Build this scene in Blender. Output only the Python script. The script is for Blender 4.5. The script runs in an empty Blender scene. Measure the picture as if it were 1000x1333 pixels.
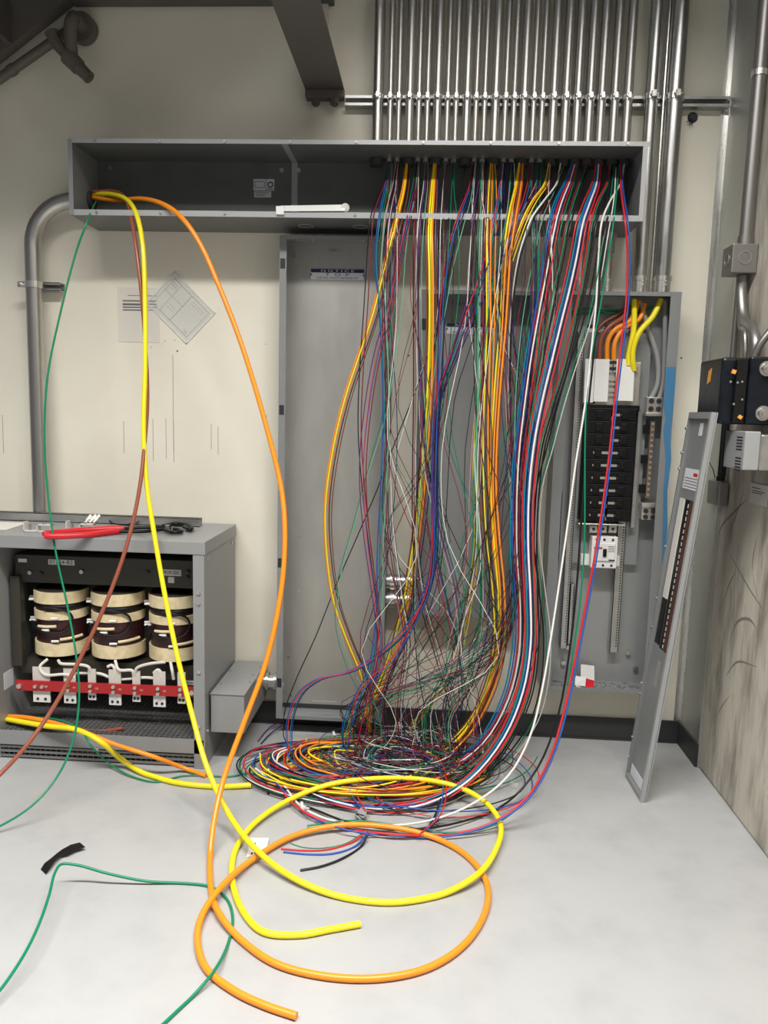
import bpy, math, random
from mathutils import Vector as V, Matrix
R = math.radians
rnd = random.Random(7)
sc = bpy.context.scene
col = sc.collection

# ------------------------------------------------------------------ camera
FPX = 1000.0
dep = V((61, -128, FPX)).normalized()
dn = V((-201, 7750, FPX)).normalized(); dn = (dn - dep * dn.dot(dep)).normalized()
rt = dn.cross(dep)
D, H = 3.7545, 1.6
CAM = V((0, -D, H))
def ray(px, py):
    v = V((px - 500, py - 666.5, FPX)).normalized()
    return V((v.dot(rt), v.dot(dep), -v.dot(dn)))
def W(px, py, y=0.0): r = ray(px, py); return CAM + r * ((y + D) / r.y)
def F(px, py, z=0.0): r = ray(px, py); return CAM + r * ((z - H) / r.z)
def X(px, py, x): r = ray(px, py); return CAM + r * (x / r.x)
cd = bpy.data.cameras.new('camera'); cam = bpy.data.objects.new('camera', cd); col.objects.link(cam)
cd.sensor_fit = 'HORIZONTAL'; cd.sensor_width = 36; cd.lens = 36 * FPX / 1000.0; cd.clip_end = 60
def w2(v): return V((v.dot(V((rt.x, dep.x, -dn.x))), v.dot(V((rt.y, dep.y, -dn.y))), v.dot(V((rt.z, dep.z, -dn.z)))))
def cam2w(v): return V((v.dot(rt), v.dot(dep), -v.dot(dn)))
cx, cy, cz = cam2w(V((1, 0, 0))), cam2w(V((0, -1, 0))), cam2w(V((0, 0, -1)))
cam.matrix_world = Matrix(((cx.x, cy.x, cz.x, CAM.x), (cx.y, cy.y, cz.y, CAM.y), (cx.z, cy.z, cz.z, CAM.z), (0, 0, 0, 1)))
sc.camera = cam

# ------------------------------------------------------------------ materials
MATS = {}
def mat(name, colr, rough=.5, metal=0.0, noise=None, bump=0, bscale=40, spec=.5, trans=0, alpha=1, stretch=(1, 1, 1), coat=0):
    """noise = (scale, darker colour, low, high)"""
    m = bpy.data.materials.new(name); m.use_nodes = True
    nt = m.node_tree; b = nt.nodes['Principled BSDF']
    b.inputs['Base Color'].default_value = (*colr, 1); b.inputs['Roughness'].default_value = rough
    b.inputs['Metallic'].default_value = metal; b.inputs['Specular IOR Level'].default_value = spec
    b.inputs['Transmission Weight'].default_value = trans; b.inputs['Alpha'].default_value = alpha
    b.inputs['Coat Weight'].default_value = coat
    tc = nt.nodes.new('ShaderNodeNewGeometry'); mp = nt.nodes.new('ShaderNodeMapping')
    mp.inputs['Scale'].default_value = stretch
    nt.links.new(tc.outputs['Position'], mp.inputs['Vector'])
    if noise:
        n = nt.nodes.new('ShaderNodeTexNoise'); n.inputs['Scale'].default_value = noise[0]; n.inputs['Detail'].default_value = 6
        n.inputs['Roughness'].default_value = .6
        nt.links.new(mp.outputs[0], n.inputs['Vector'])
        r = nt.nodes.new('ShaderNodeValToRGB'); r.color_ramp.elements[0].position = noise[2]; r.color_ramp.elements[1].position = noise[3]
        r.color_ramp.elements[0].color = (*noise[1], 1); r.color_ramp.elements[1].color = (*colr, 1)
        nt.links.new(n.outputs['Fac'], r.inputs['Fac']); nt.links.new(r.outputs['Color'], b.inputs['Base Color'])
        rr = nt.nodes.new('ShaderNodeMapRange'); rr.inputs['To Min'].default_value = max(0, rough - .08); rr.inputs['To Max'].default_value = min(1, rough + .1)
        nt.links.new(n.outputs['Fac'], rr.inputs['Value']); nt.links.new(rr.outputs[0], b.inputs['Roughness'])
    if bump:
        n2 = nt.nodes.new('ShaderNodeTexNoise'); n2.inputs['Scale'].default_value = bscale; n2.inputs['Detail'].default_value = 3
        nt.links.new(mp.outputs[0], n2.inputs['Vector'])
        bp = nt.nodes.new('ShaderNodeBump'); bp.inputs['Strength'].default_value = bump; bp.inputs['Distance'].default_value = .004
        nt.links.new(n2.outputs['Fac'], bp.inputs['Height']); nt.links.new(bp.outputs[0], b.inputs['Normal'])
    MATS[name] = m
    return m
mat('wall', (.81, .775, .665), .62, noise=(1.6, (.75, .715, .605), .3, .6), bump=.15, bscale=260, spec=.3)
mat('floor', (.435, .44, .44), .20, noise=(5, (.385, .39, .39), .25, .55), bump=.05, bscale=6, spec=.5)
mat('concrete', (.60, .56, .48), .8, noise=(6, (.24, .215, .175), .33, .56), bump=.6, bscale=30, stretch=(1, 1.6, .35))
mat('metal_wall', (.46, .47, .43), .42, .35, noise=(3, (.36, .37, .34), .3, .6), bump=.1, bscale=12)
mat('galv', (.56, .56, .54), .36, .85, noise=(14, (.42, .42, .41), .3, .65))
mat('galv_bright', (.83, .82, .79), .27, .95, noise=(40, (.6, .6, .58), .2, .6), stretch=(1, 1, .1))
mat('conduit', (.54, .53, .51), .36, 1.0, noise=(10, (.48, .47, .45), .25, .6), stretch=(1, 1, .12))
mat('rigid', (.62, .62, .60), .3, .95, noise=(30, (.4, .4, .39), .3, .6), stretch=(1, 1, .12))
mat('darkpipe', (.30, .29, .28), .4, .8)
mat('grey', (.25, .26, .265), .36, .1, noise=(8, (.235, .245, .25), .3, .6))
mat('grey_trough', (.150, .155, .152), .42, .1, noise=(8, (.125, .13, .125), .3, .6))
mat('xf_grey', (.30, .305, .31), .42, .1)
mat('galv_back', (.46, .46, .43), .42, .45, noise=(5, (.36, .355, .335), .25, .65), bump=.05, bscale=100, stretch=(1, 1, .35))
mat('panel_back', (.40, .41, .41), .42, .4, noise=(5, (.33, .34, .345), .25, .65), stretch=(1, 1, .35))
mat('edge', (.42, .43, .44), .38, .3)
mat('beam', (.105, .095, .085), .55)
mat('pipe_paint', (.12, .105, .09), .55)
mat('black', (.007, .007, .008), .42, spec=.3)
mat('black_glossy', (.008, .011, .018), .34, noise=(20, (.004, .005, .007), .3, .6), spec=.3)
mat('rubber', (.035, .036, .038), .5)
mat('bushing', (.045, .045, .045), .5)
mat('white', (.78, .78, .76), .5)
mat('offwhite', (.62, .60, .55), .55)
mat('paper', (.70, .68, .63), .8)
mat('faint_paper', (.70, .67, .60), .7)
mat('print', (.16, .16, .17), .8)
mat('ink', (.02, .02, .03), .6)
mat('navy', (.012, .016, .07), .5)
mat('labelwhite', (.72, .73, .78), .5)
mat('cream', (.78, .66, .42), .7, noise=(30, (.62, .50, .30), .3, .6))
mat('winding', (.045, .010, .012), .35, noise=(60, (.02, .005, .006), .3, .6), stretch=(.1, .1, 4))
mat('redbar', (.42, .015, .02), .4)
mat('redgrip', (.60, .02, .03), .3)
mat('core', (.055, .05, .04), .5, .3)
mat('mesh', (.26, .26, .26), .45, .5)
mat('dark', (.02, .019, .018), .7)
mat('steel', (.62, .61, .58), .3, .95)
mat('lug', (.66, .63, .57), .38, .8)
mat('copper', (.42, .30, .22), .4, .8, noise=(40, (.30, .26, .22), .3, .7))
mat('tape', (.05, .19, .36), .6)
mat('olabel', (.75, .35, .06), .6)
mat('smudge', (.25, .225, .19), .8)
mat('plastic', (.8, .81, .8), .2, alpha=.16)
mat('brownbar', (.09, .03, .02), .6)
mat('cover_white', (.82, .82, .80), .55)
WC = dict(red=(.62, .02, .03), darkred=(.20, .015, .03), blue=(.02, .09, .40), navy=(.012, .022, .11), purple=(.14, .03, .17),
          green=(.0, .22, .10), mint=(.16, .46, .30), teal=(.0, .20, .30), yellow=(.92, .78, .02), orange=(.95, .30, .02),
          brown=(.22, .06, .035), white=(.80, .79, .76), black=(.012, .012, .014), grey=(.30, .30, .30), pink=(.55, .32, .33), redbrown=(.30, .085, .05))
for k, c in WC.items(): mat('w_' + k, c, .33)

# ------------------------------------------------------------------ mesh building
class MB:
    def __init__(s): s.v = []; s.f = []; s.sm = []
    def add(s, vs, fs, smooth=False):
        o = len(s.v); s.v += [V(p) for p in vs]; s.f += [tuple(i + o for i in f) for f in fs]; s.sm += [smooth] * len(fs); return s
    def box(s, x0, x1, y0, y1, z0, z1):
        x0, x1 = sorted((x0, x1)); y0, y1 = sorted((y0, y1)); z0, z1 = sorted((z0, z1))
        return s.hexa([(x0, y0, z0), (x1, y0, z0), (x1, y1, z0), (x0, y1, z0), (x0, y0, z1), (x1, y0, z1), (x1, y1, z1), (x0, y1, z1)])
    def hexa(s, p): return s.add(p, [(0, 3, 2, 1), (4, 5, 6, 7), (0, 1, 5, 4), (1, 2, 6, 5), (2, 3, 7, 6), (3, 0, 4, 7)])
    def plate(s, a, b, c, d, t):
        """quad a b c d thickened by vector t"""
        q = [V(a), V(b), V(c), V(d)]; t = V(t)
        return s.hexa(q + [p + t for p in q])
    def cyl(s, p0, p1, r0, r1=None, n=16, caps=True, smooth=True):
        r1 = r0 if r1 is None else r1; p0 = V(p0); p1 = V(p1); d = (p1 - p0).normalized()
        u = d.orthogonal().normalized(); w = d.cross(u)
        vs = []
        for p, r in ((p0, r0), (p1, r1)):
            for i in range(n):
                a = 2 * math.pi * i / n; vs.append(p + (u * math.cos(a) + w * math.sin(a)) * r)
        s.add(vs, [(i, (i + 1) % n, n + (i + 1) % n, n + i) for i in range(n)], smooth)
        if caps: s.add(vs, [tuple(range(n))[::-1], tuple(range(n, 2 * n))])
        return s
    def ring(s, c, ax, ro, ri, h, n=24):
        c = V(c); d = V(ax).normalized(); u = d.orthogonal().normalized(); w = d.cross(u); vs = []
        for (r, k) in ((ro, 0), (ro, h), (ri, h), (ri, 0)):
            for i in range(n):
                a = 2 * math.pi * i / n; vs.append(c + d * k + (u * math.cos(a) + w * math.sin(a)) * r)
        fs = []
        for q in range(4):
            for i in range(n): fs.append((q * n + i, q * n + (i + 1) % n, ((q + 1) % 4) * n + (i + 1) % n, ((q + 1) % 4) * n + i))
        return s.add(vs, fs, False)
    def tube(s, pts, r, n=8):
        pts = [V(p) for p in pts]; m = len(pts)
        rr = r if isinstance(r, (list, tuple)) else [r] * m
        T = [(pts[min(i + 1, m - 1)] - pts[max(i - 1, 0)]).normalized() for i in range(m)]
        u = T[0].orthogonal().normalized(); vs = []
        for i in range(m):
            u = (u - T[i] * u.dot(T[i]))
            u = u.normalized() if u.length > 1e-6 else T[i].orthogonal().normalized()
            w = T[i].cross(u)
            for k in range(n):
                a = 2 * math.pi * k / n; vs.append(pts[i] + (u * math.cos(a) + w * math.sin(a)) * rr[i])
        fs = [(i * n + k, i * n + (k + 1) % n, (i + 1) * n + (k + 1) % n, (i + 1) * n + k) for i in range(m - 1) for k in range(n)]
        s.add(vs, fs, True)
        s.add(vs[:n], [tuple(range(n))[::-1]]); s.add(vs[-n:], [tuple(range(n))])
        return s
    def lathe(s, c, prof, n=32):
        """prof (r,z) about vertical axis through c"""
        c = V(c); vs = []
        for (r, z) in prof:
            for i in range(n):
                a = 2 * math.pi * i / n; vs.append(c + V((r * math.cos(a), r * math.sin(a), z)))
        m = len(prof)
        s.add(vs, [(q * n + i, q * n + (i + 1) % n, (q + 1) * n + (i + 1) % n, (q + 1) * n + i) for q in range(m - 1) for i in range(n)], True)
        s.add(vs[:n], [tuple(range(n))[::-1]]); s.add(vs[-n:], [tuple(range(n))])
        return s
    def build(s, name, m, parent=None, bevel=0, origin=None):
        me = bpy.data.meshes.new(name)
        if parent is not None: o0 = WL[parent.name]
        elif origin is not None: o0 = V(origin)
        else:
            xs = [p.x for p in s.v]; ys = [p.y for p in s.v]; zs = [p.z for p in s.v]
            o0 = V(((min(xs) + max(xs)) / 2, (min(ys) + max(ys)) / 2, min(zs)))
        me.from_pydata([tuple(p - o0) for p in s.v], [], s.f)
        me.polygons.foreach_set('use_smooth', s.sm); me.update()
        o = bpy.data.objects.new(name, me); col.objects.link(o)
        me.materials.append(MATS[m])
        if parent is not None: o.parent = parent; WL[o.name] = o0
        else: o.location = o0; WL[o.name] = o0
        if bevel:
            b = o.modifiers.new('bevel', 'BEVEL'); b.width = bevel; b.segments = 2; b.limit_method = 'ANGLE'
        return o
WL = {}
def tag(o, label=None, cat=None, group=None, kind=None):
    if label: o['label'] = label
    if cat: o['category'] = cat
    if group: o['group'] = group
    if kind: o['kind'] = kind
    return o
def thing(name, loc, label, cat, group=None):
    o = bpy.data.objects.new(name, None); col.objects.link(o); o.location = loc; WL[o.name] = V(loc)
    o.empty_display_size = .05
    return tag(o, label, cat, group)
def crom(P, k=6):
    P = [V(p) for p in P]; out = []
    Q = [P[0] * 2 - P[1]] + P + [P[-1] * 2 - P[-2]]
    for i in range(1, len(Q) - 2):
        p0, p1, p2, p3 = Q[i - 1:i + 3]
        # centripetal
        t0 = 0; t1 = t0 + max((p1 - p0).length, 1e-5) ** .5; t2 = t1 + max((p2 - p1).length, 1e-5) ** .5; t3 = t2 + max((p3 - p2).length, 1e-5) ** .5
        for j in range(k):
            t = t1 + (t2 - t1) * j / k
            A1 = p0 * ((t1 - t) / (t1 - t0)) + p1 * ((t - t0) / (t1 - t0)); A2 = p1 * ((t2 - t) / (t2 - t1)) + p2 * ((t - t1) / (t2 - t1)); A3 = p2 * ((t3 - t) / (t3 - t2)) + p3 * ((t - t2) / (t3 - t2))
            B1 = A1 * ((t2 - t) / (t2 - t0)) + A2 * ((t - t0) / (t2 - t0)); B2 = A2 * ((t3 - t) / (t3 - t1)) + A3 * ((t - t1) / (t3 - t1))
            out.append(B1 * ((t2 - t) / (t2 - t1)) + B2 * ((t - t1) / (t2 - t1)))
    out.append(P[-1]); return out
def text(s, size, loc, m, parent, name='lettering', face='-Y', width=None, rz=0):
    cu = bpy.data.curves.new('t', 'FONT'); cu.body = s; cu.size = size; cu.extrude = .0004; cu.align_x = 'CENTER'; cu.align_y = 'CENTER'
    to = bpy.data.objects.new('t', cu); col.objects.link(to)
    bpy.context.view_layer.update()
    me = bpy.data.meshes.new_from_object(to.evaluated_get(bpy.context.evaluated_depsgraph_get()))
    bpy.data.objects.remove(to); bpy.data.curves.remove(cu)
    xs = [v.co.x for v in me.vertices]; w = max(xs) - min(xs)
    if width: me.transform(Matrix.Diagonal((width / w, 1, 1, 1)))
    M = Matrix.Rotation(R(90), 4, 'X')
    if face == '-Y': M = Matrix.Rotation(R(rz), 4, 'Y') @ M
    if face == '-X': M = Matrix.Rotation(R(-90), 4, 'Z') @ M
    me.transform(M); me.materials.clear(); me.materials.append(MATS[m])
    o = bpy.data.objects.new(name, me); col.objects.link(o); o.parent = parent; o.location = V(loc) - WL[parent.name]; WL[o.name] = WL[parent.name]
    return o
def struct(mb, name, m, **k): return tag(mb.build(name, m, **k), kind='structure')

# ------------------------------------------------------------------ setting
XR = 1.29
struct(MB().box(-3.2, 2.2, 0, .12, -.05, 4.6), 'wall_back', 'wall')
fl = struct(MB().box(-3.2, 2.2, -5.5, .12, -.12, 0), 'floor', 'floor')
struct(MB().box(XR, XR + .05, -.285, 0, 0, 4.6), 'wall_right', 'metal_wall')
struct(MB().box(XR + .008, 2.2, -3.0, -.28, 0, 4.6), 'wall_concrete', 'concrete', bevel=.012)
struct(MB().box(-.98, XR, -.012, 0, 0, .112).box(-.98, XR, -.02, 0, 0, .008), 'baseboard_back', 'rubber')
struct(MB().box(XR - .01, XR, -.275, -.012, 0, .112), 'baseboard_right', 'rubber')
struct(MB().box(XR - .030, XR - .001, -.004, 0, .112, 4.5).box(XR - .004, XR, -.032, -.004, .112, 4.5).cyl((XR - .015, -.006, 3.32), (XR - .015, -.003, 3.32), .004).cyl((XR - .015, -.006, 2.55), (XR - .015, -.003, 2.55), .004), 'trim_1', 'galv_bright')
struct(MB().box(XR - .004, XR, -.283, -.262, .112, 4.5), 'trim_2', 'galv')

# landing and stairs, top left
zL = 3.43
x0s, x1s = W(100, 10).x, W(350, 5).x
t = thing('steel_stair', (x0s, -.05, 3.2), 'dark painted steel stair and landing at the top left corner', 'stair')
MB().box(x0s, -.50, -.16, -.01, zL, zL + .28).build('landing_beam', 'beam', t)
MB().box(x0s - .1, -.66, -1.75, -.16, zL + .20, zL + .24).build('landing_plate', 'beam', t)
a = V((x0s, -.03, zL - .005)); b = V((x0s - 1.3, -.03, zL - .005 - 1.3 * .70))
MB().plate(a, b, b + V((0, 0, .42)), a + V((0, 0, .42)), (0, -.06, 0)).build('stringer', 'beam', t)
a2 = V((a.x, -1.45, a.z + .0)); b2 = V((b.x, -1.45, b.z))
MB().plate(a2, b2, b2 + V((0, 0, .42)), a2 + V((0, 0, .42)), (0, -.06, 0)).build('stringer', 'beam', t)
for i in range(5):
    x = x0s - .02 - i * .25; z = zL + .12 - i * .175
    MB().box(x - .27, x, -1.45, -.09, z, z + .04).box(x - .03, x, -1.45, -.09, z - .14, z).build('tread', 'beam', t)
# crosswise beam with end plate and bolts
bx0, bx1, bz = -.622, -.446, 3.055
t = thing('ceiling_beam', ((bx0 + bx1) / 2, -.02, bz), 'dark grey steel channel beam running out from the wall above the trough', 'beam')
MB().box(bx0, bx1, -2.2, -.01, bz, bz + .012).box(bx0, bx0 + .012, -2.2, -.01, bz + .012, bz + .20).box(bx0, bx0 + .08, -2.2, -.01, bz + .19, bz + .20).build('channel', 'beam', t)
MB().box(bx0, bx1, -.06, -.005, bz - .035, bz).build('end_plate', 'beam', t, bevel=.004)
for k in (.27, .76):
    x = bx0 + (bx1 - bx0) * k
    MB().cyl((x, -.045, bz - .06), (x, -.045, bz - .035), .022, n=6, smooth=False).cyl((x, -.045, bz - .068), (x, -.045, bz - .06), .013).build('bolt', 'beam', t)
# off-white strip added to stand in for the lighter edge beyond the beam
tag(MB().box(W(419, 50).x, W(428, 50).x, -.03, -.002, 3.1, 4.4).build('pale_edge_strip', 'offwhite'), 'pale strip standing in for the lighter edge just right of the ceiling beam', 'channel')
# diagonal pipe and the capped fitting
p0 = W(-30, 123, -.06); p1 = W(92, 38, -.06)
t = thing('handrail_pipe', p0, 'dark painted pipe running up diagonally under the stair', 'pipe')
MB().cyl(p0, p1, .022, n=20).build('pipe', 'pipe_paint', t)
MB().ring(p0 + (p1 - p0) * .35, p1 - p0, .026, .02, .03).build('coupling', 'pipe_paint', t)
fc = W(99, 28, -.10)
t = thing('sprinkler_fitting', fc, 'dark pipe fitting with flange and capped elbow hanging by the stair', 'pipe')
MB().cyl(fc + V((0, .09, 0)), fc + V((0, .04, 0)), .065, n=28).cyl(fc + V((0, .04, 0)), fc + V((0, -.03, 0)), .035, n=20).build('flange', 'pipe_paint', t)
tj = W(93, 76, -.13)
MB().tube(crom([fc + V((0, -.03, 0)), fc + V((-.005, -.045, -.03)), tj + V((0, 0, .02))]), .028, 16).build('drop_pipe', 'pipe_paint', t)
e0, e1, e2, e3 = W(68, 44, -.13), W(72, 54, -.13), W(93, 78, -.13), W(114, 99, -.13)
MB().tube(crom([e0, e1, (e1 + e2) / 2, e2]), .027, 16).cyl(e0, e0 + (e0 - e1) * .15, .032, n=18).build('elbow', 'pipe_paint', t)
MB().cyl(e2 - (e3 - e2) * .25, e2 + (e3 - e2) * .45, .038, .036, n=20).cyl(e2 + (e3 - e2) * .45, e3, .030, .027, n=20).build('tee', 'pipe_paint', t)
MB().cyl(e3, e3 + (e3 - e2).normalized() * .012, .028, n=20).cyl(e3 + (e3 - e2).normalized() * .012, e3 + (e3 - e2).normalized() * .02, .012, n=12).build('cap', 'pipe_paint', t)

# ------------------------------------------------------------------ wireway trough
TX0, TX1, TY, TZ0, TZ1 = -1.622, .868, -.30, 2.436, 2.750
th = .004
t = thing('wireway_trough', ((TX0 + TX1) / 2, -.15, TZ0), 'long open grey steel wireway trough mounted high on the wall', 'trough')
MB().box(TX0, TX1, -.006, -.001, TZ0, TZ1).build('back_panel', 'grey_trough', t)
MB().box(TX0 - .002, TX1 + .012, TY, -.001, TZ1, TZ1 + th).build('top_panel', 'grey_trough', t)
MB().box(TX0 - .002, TX1 + .012, TY - .003, TY, TZ1 - .014, TZ1 + th).build('lip', 'edge', t)
MB().box(TX0, TX1, TY, -.001, TZ0 - th, TZ0).build('bottom_panel', 'grey_trough', t)
MB().box(TX0, TX1, TY - .003, TY, TZ0 - th, TZ0 + .020).build('lip', 'edge', t)
MB().box(TX0 - th, TX0, TY - .002, -.001, TZ0 - th, TZ1).box(TX0 - th, TX0 + .016, TY - .005, TY - .002, TZ0 - th, TZ1).build('end_panel', 'grey', t)
MB().box(TX1, TX1 + th, TY - .002, -.001, TZ0 - th, TZ1).box(TX1 - .016, TX1 + th, TY - .005, TY - .002, TZ0 - th, TZ1).build('end_panel', 'edge', t)
xj = W(383, 240, -.01).x
MB().box(xj - .012, xj + .016, -.010, -.006, TZ0, TZ1).box(xj - .012, xj + .016, TY + .01, -.006, TZ1 - .004, TZ1).box(xj - .02, xj + .02, TY, -.006, TZ0, TZ0 + .004).build('joint_strap', 'edge', t)
for i in range(9):
    x = TX0 + .12 + i * (TX1 - TX0 - .2) / 8
    MB().cyl((x, TY - .008, TZ1 - .005), (x, TY - .003, TZ1 - .005), .006, n=10).build('screw', 'steel', t)
    if i != 3: MB().cyl((x, TY - .008, TZ0 + .009), (x, TY - .003, TZ0 + .009), .006, n=10).build('screw', 'steel', t)
for (px, py) in ((144, 219), (367, 205), (389, 205), (367, 222), (389, 222)):
    p = W(px, py, -.006); MB().cyl(p, p + V((0, -.008, 0)), .011, n=14).cyl(p + V((0, -.008, 0)), p + V((0, -.012, 0)), .005).build('bolt', 'grey' if px < 200 else 'steel', t)
for (xa, ya, xb, yb) in ((330, 233, 346, 248), (347, 233, 357, 248), (331, 249, 353, 257)):
    p, q = W(xa, ya, -.008), W(xb, yb, -.008)
    lb = MB().box(p.x, q.x, -.008, -.006, q.z, p.z).build('label', 'labelwhite', t)
    tag(lb, 'small printed rating label')
    m = MB()
    if xa == 330: m.box(p.x + .006, q.x - .006, -.0088, -.008, q.z + .012, q.z + .014).box(p.x + .006, q.x - .006, -.0088, -.008, p.z - .012, p.z - .010).box(p.x + .006, p.x + .008, -.0088, -.008, q.z + .012, p.z - .01).box(q.x - .008, q.x - .006, -.0088, -.008, q.z + .012, p.z - .01)
    elif xa == 347: m.ring(((p.x + q.x) / 2, -.008, (p.z + q.z) / 2), (0, -1, 0), .014, .009, .0008).box(p.x + .005, q.x - .005, -.0088, -.008, q.z + .005, q.z + .008)
    else:
        for k in range(3): m.box(p.x + .006, q.x - .01 - .01 * k, -.0088, -.008, p.z - .007 - k * .007, p.z - .005 - k * .007)
    m.build('print', 'ink', lb)
# hole ring in trough floor/top knockouts
for px in (400, 470):
    p = F(px, 297, TZ0 - th)
    MB().ring((p.x, -.15, TZ0 - th - .002), (0, 0, 1), .035, .030, .002).build('knockout', 'edge', t)
# white plastic strip on the lip
p, q = W(363, 283, TY - .012), W(449, 277, TY - .012)
zz = TZ0 + .020
m = MB(); m.plate((p.x, TY - .010, zz), (q.x, TY - .010, zz + .004), (q.x, TY + .012, zz + .034), (p.x, TY + .012, zz + .026), (0, .003, .003))
m.cyl((q.x, TY - .001, zz + .019), (q.x, TY + .004, zz + .022), .018, n=20)
m.box(p.x - .012, p.x + .022, TY - .014, TY - .004, zz - .014, zz + .020)
tag(m.build('plastic_strip', 'cover_white', bevel=.002), 'white plastic strip lying on the lower lip of the trough', 'strip')

# ------------------------------------------------------------------ conduits above the trough
cpx = [491, 507, 518, 532, 544, 555, 568, 581, 592, 606, 618, 629, 643, 656, 667, 680, 692.5, 703.5, 718, 734, 749, 765, 780, 797, 814]
wide = {0: .024, 3: .0200, 6: .0200, 9: .0200, 12: .0200, 15: .0200, 18: .0200, 19: .0205, 20: .0205, 21: .0205, 22: .0205, 23: .0205, 24: .0205}
CX = [W(p, 184, -.075).x for p in cpx]
YC = -.078
ordn = ['first', 'second', 'third', 'fourth', 'fifth', 'sixth', 'seventh', 'eighth', 'ninth', 'tenth', 'eleventh', 'twelfth', 'thirteenth', 'fourteenth', 'fifteenth', 'sixteenth', 'seventeenth', 'eighteenth', 'nineteenth', 'twentieth', 'twenty-first', 'twenty-second', 'twenty-third', 'twenty-fourth', 'twenty-fifth']
USZ = 3.012
for i, x in enumerate(CX):
    r = wide.get(i, .0132)
    kind = 'widest' if i == 0 else ('wide' if i in wide else 'narrow')
    lab = f'{kind} galvanised conduit entering the trough top, {ordn[i]} from the left in the row'
    if i == 0: lab = 'widest galvanised conduit at the left end of the row above the trough'
    if i == 24: lab = 'wide galvanised conduit at the right end of the row above the trough'
    t = thing('conduit', (x, YC, TZ1 + .004), lab, 'conduit', 'galvanised conduits entering the trough top')
    MB().cyl((x, YC, TZ1 + .006), (x, YC, 4.5), r, n=20).build('pipe', 'conduit', t)
    m = MB().ring((x, YC, USZ - .010), (0, 0, 1), r + .003, r, .020, 20).box(x - .006, x + .006, YC - r - .016, YC - r - .002, USZ - .010, USZ + .012)
    m.cyl((x - .012, YC - r - .008, USZ), (x + .012, YC - r - .008, USZ), .0035, n=8)
    m.build('pipe_clamp', 'galv_bright', t)
    m = MB().cyl((x, YC, TZ1 - (.034 if i in wide else .016)), (x, YC, TZ1 - .001), r + (.007 if i in wide else .002), n=18)
    m.build('bushing', 'bushing' if i in wide else 'steel', t)
m = MB()
m.box(W(449, 125, -.045).x, XR - .006, -.006, -.002, USZ - .021, USZ + .021)
m.box(W(449, 125, -.045).x, XR - .006, -.045, -.002, USZ + .018, USZ + .022).box(W(449, 125, -.045).x, XR - .006, -.045, -.002, USZ - .022, USZ - .018)
m.box(W(449, 125, -.045).x, XR - .006, -.046, -.042, USZ + .010, USZ + .022).box(W(449, 125, -.045).x, XR - .006, -.046, -.042, USZ - .022, USZ - .010)
tag(m.build('strut_channel', 'galv'), 'horizontal steel strut channel on the wall behind the conduit row', 'strut channel')

# big pipes right of the trough
ZP = 2.168
for i, (pt, pb, r, lab) in enumerate(((856.8, 833, .029, 'thick galvanised conduit running down beside the trough end into the panelboard'), (887.5, 862, .036, 'thickest galvanised conduit right of the trough, running down into the panelboard'))):
    x = W(pt, 0, -.085).x
    t = thing('rigid_conduit', (x, -.085, ZP), lab, 'conduit', 'thick conduits down to the panelboard')
    MB().cyl((x, -.085, ZP + .004), (x, -.085, 4.5), r, n=28).build('pipe', 'rigid', t)
    MB().cyl((x, -.085, ZP + .003), (x, -.085, ZP + .075), r + .006, n=28).cyl((x, -.085, ZP + .055), (x, -.085, ZP + .075), r + .009, n=28).cyl((x + .004, -.085 - r - .012, ZP + .035), (x + .004, -.085 - r, ZP + .035), .005, n=8).cyl((x + .004, -.085 - r - .012, ZP + .05), (x + .004, -.085 - r, ZP + .05), .005, n=8).build('connector', 'galv_bright', t)
    MB().ring((x, -.085, USZ - .012), (0, 0, 1), r + .005, r, .024, 24).box(x - .010, x + .008, -.085 - r - .022, -.085 - r - .002, USZ - .012, USZ + .014).cyl((x - .018, -.085 - r - .012, USZ + .001), (x + .018, -.085 - r - .012, USZ + .001), .005, n=8).build('pipe_clamp', 'galv_bright', t)
xs = (W(868, 60, -.05).x)
tag(MB().cyl((xs, -.06, ZP + .004), (xs, -.06, 4.5), .009, n=14).build('thin_conduit', 'galv_bright'), 'thin conduit squeezed between the two thick conduits right of the trough', 'conduit')
for (px, dst, lab) in ((790, ZP, 'short thick pipe linking trough floor to the panelboard, right of its twin'), (754, ZP, 'short thick pipe linking trough floor to the panelboard, left of its twin'), (577, 2.163, 'short pipe linking trough floor to the top of the narrow open cabinet')):
    x = W(px, 345, -.085).x
    t = thing('pipe_nipple', (x, -.085, dst), lab, 'conduit')
    MB().cyl((x, -.085, dst + .003), (x, -.085, TZ0 - .005), .024, n=24).build('pipe', 'rigid', t)
    MB().cyl((x, -.085, dst + .003), (x, -.085, dst + .06), .030, n=24).cyl((x, -.085, dst + .045), (x, -.085, dst + .06), .033, n=24).build('connector', 'galv_bright', t)
    MB().cyl((x, -.085, TZ0 - .09), (x, -.085, TZ0 - .005), .030, n=24).cyl((x, -.085, TZ0 - .025), (x, -.085, TZ0 - .005), .040, n=12, smooth=False).build('connector', 'galv', t)

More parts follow.
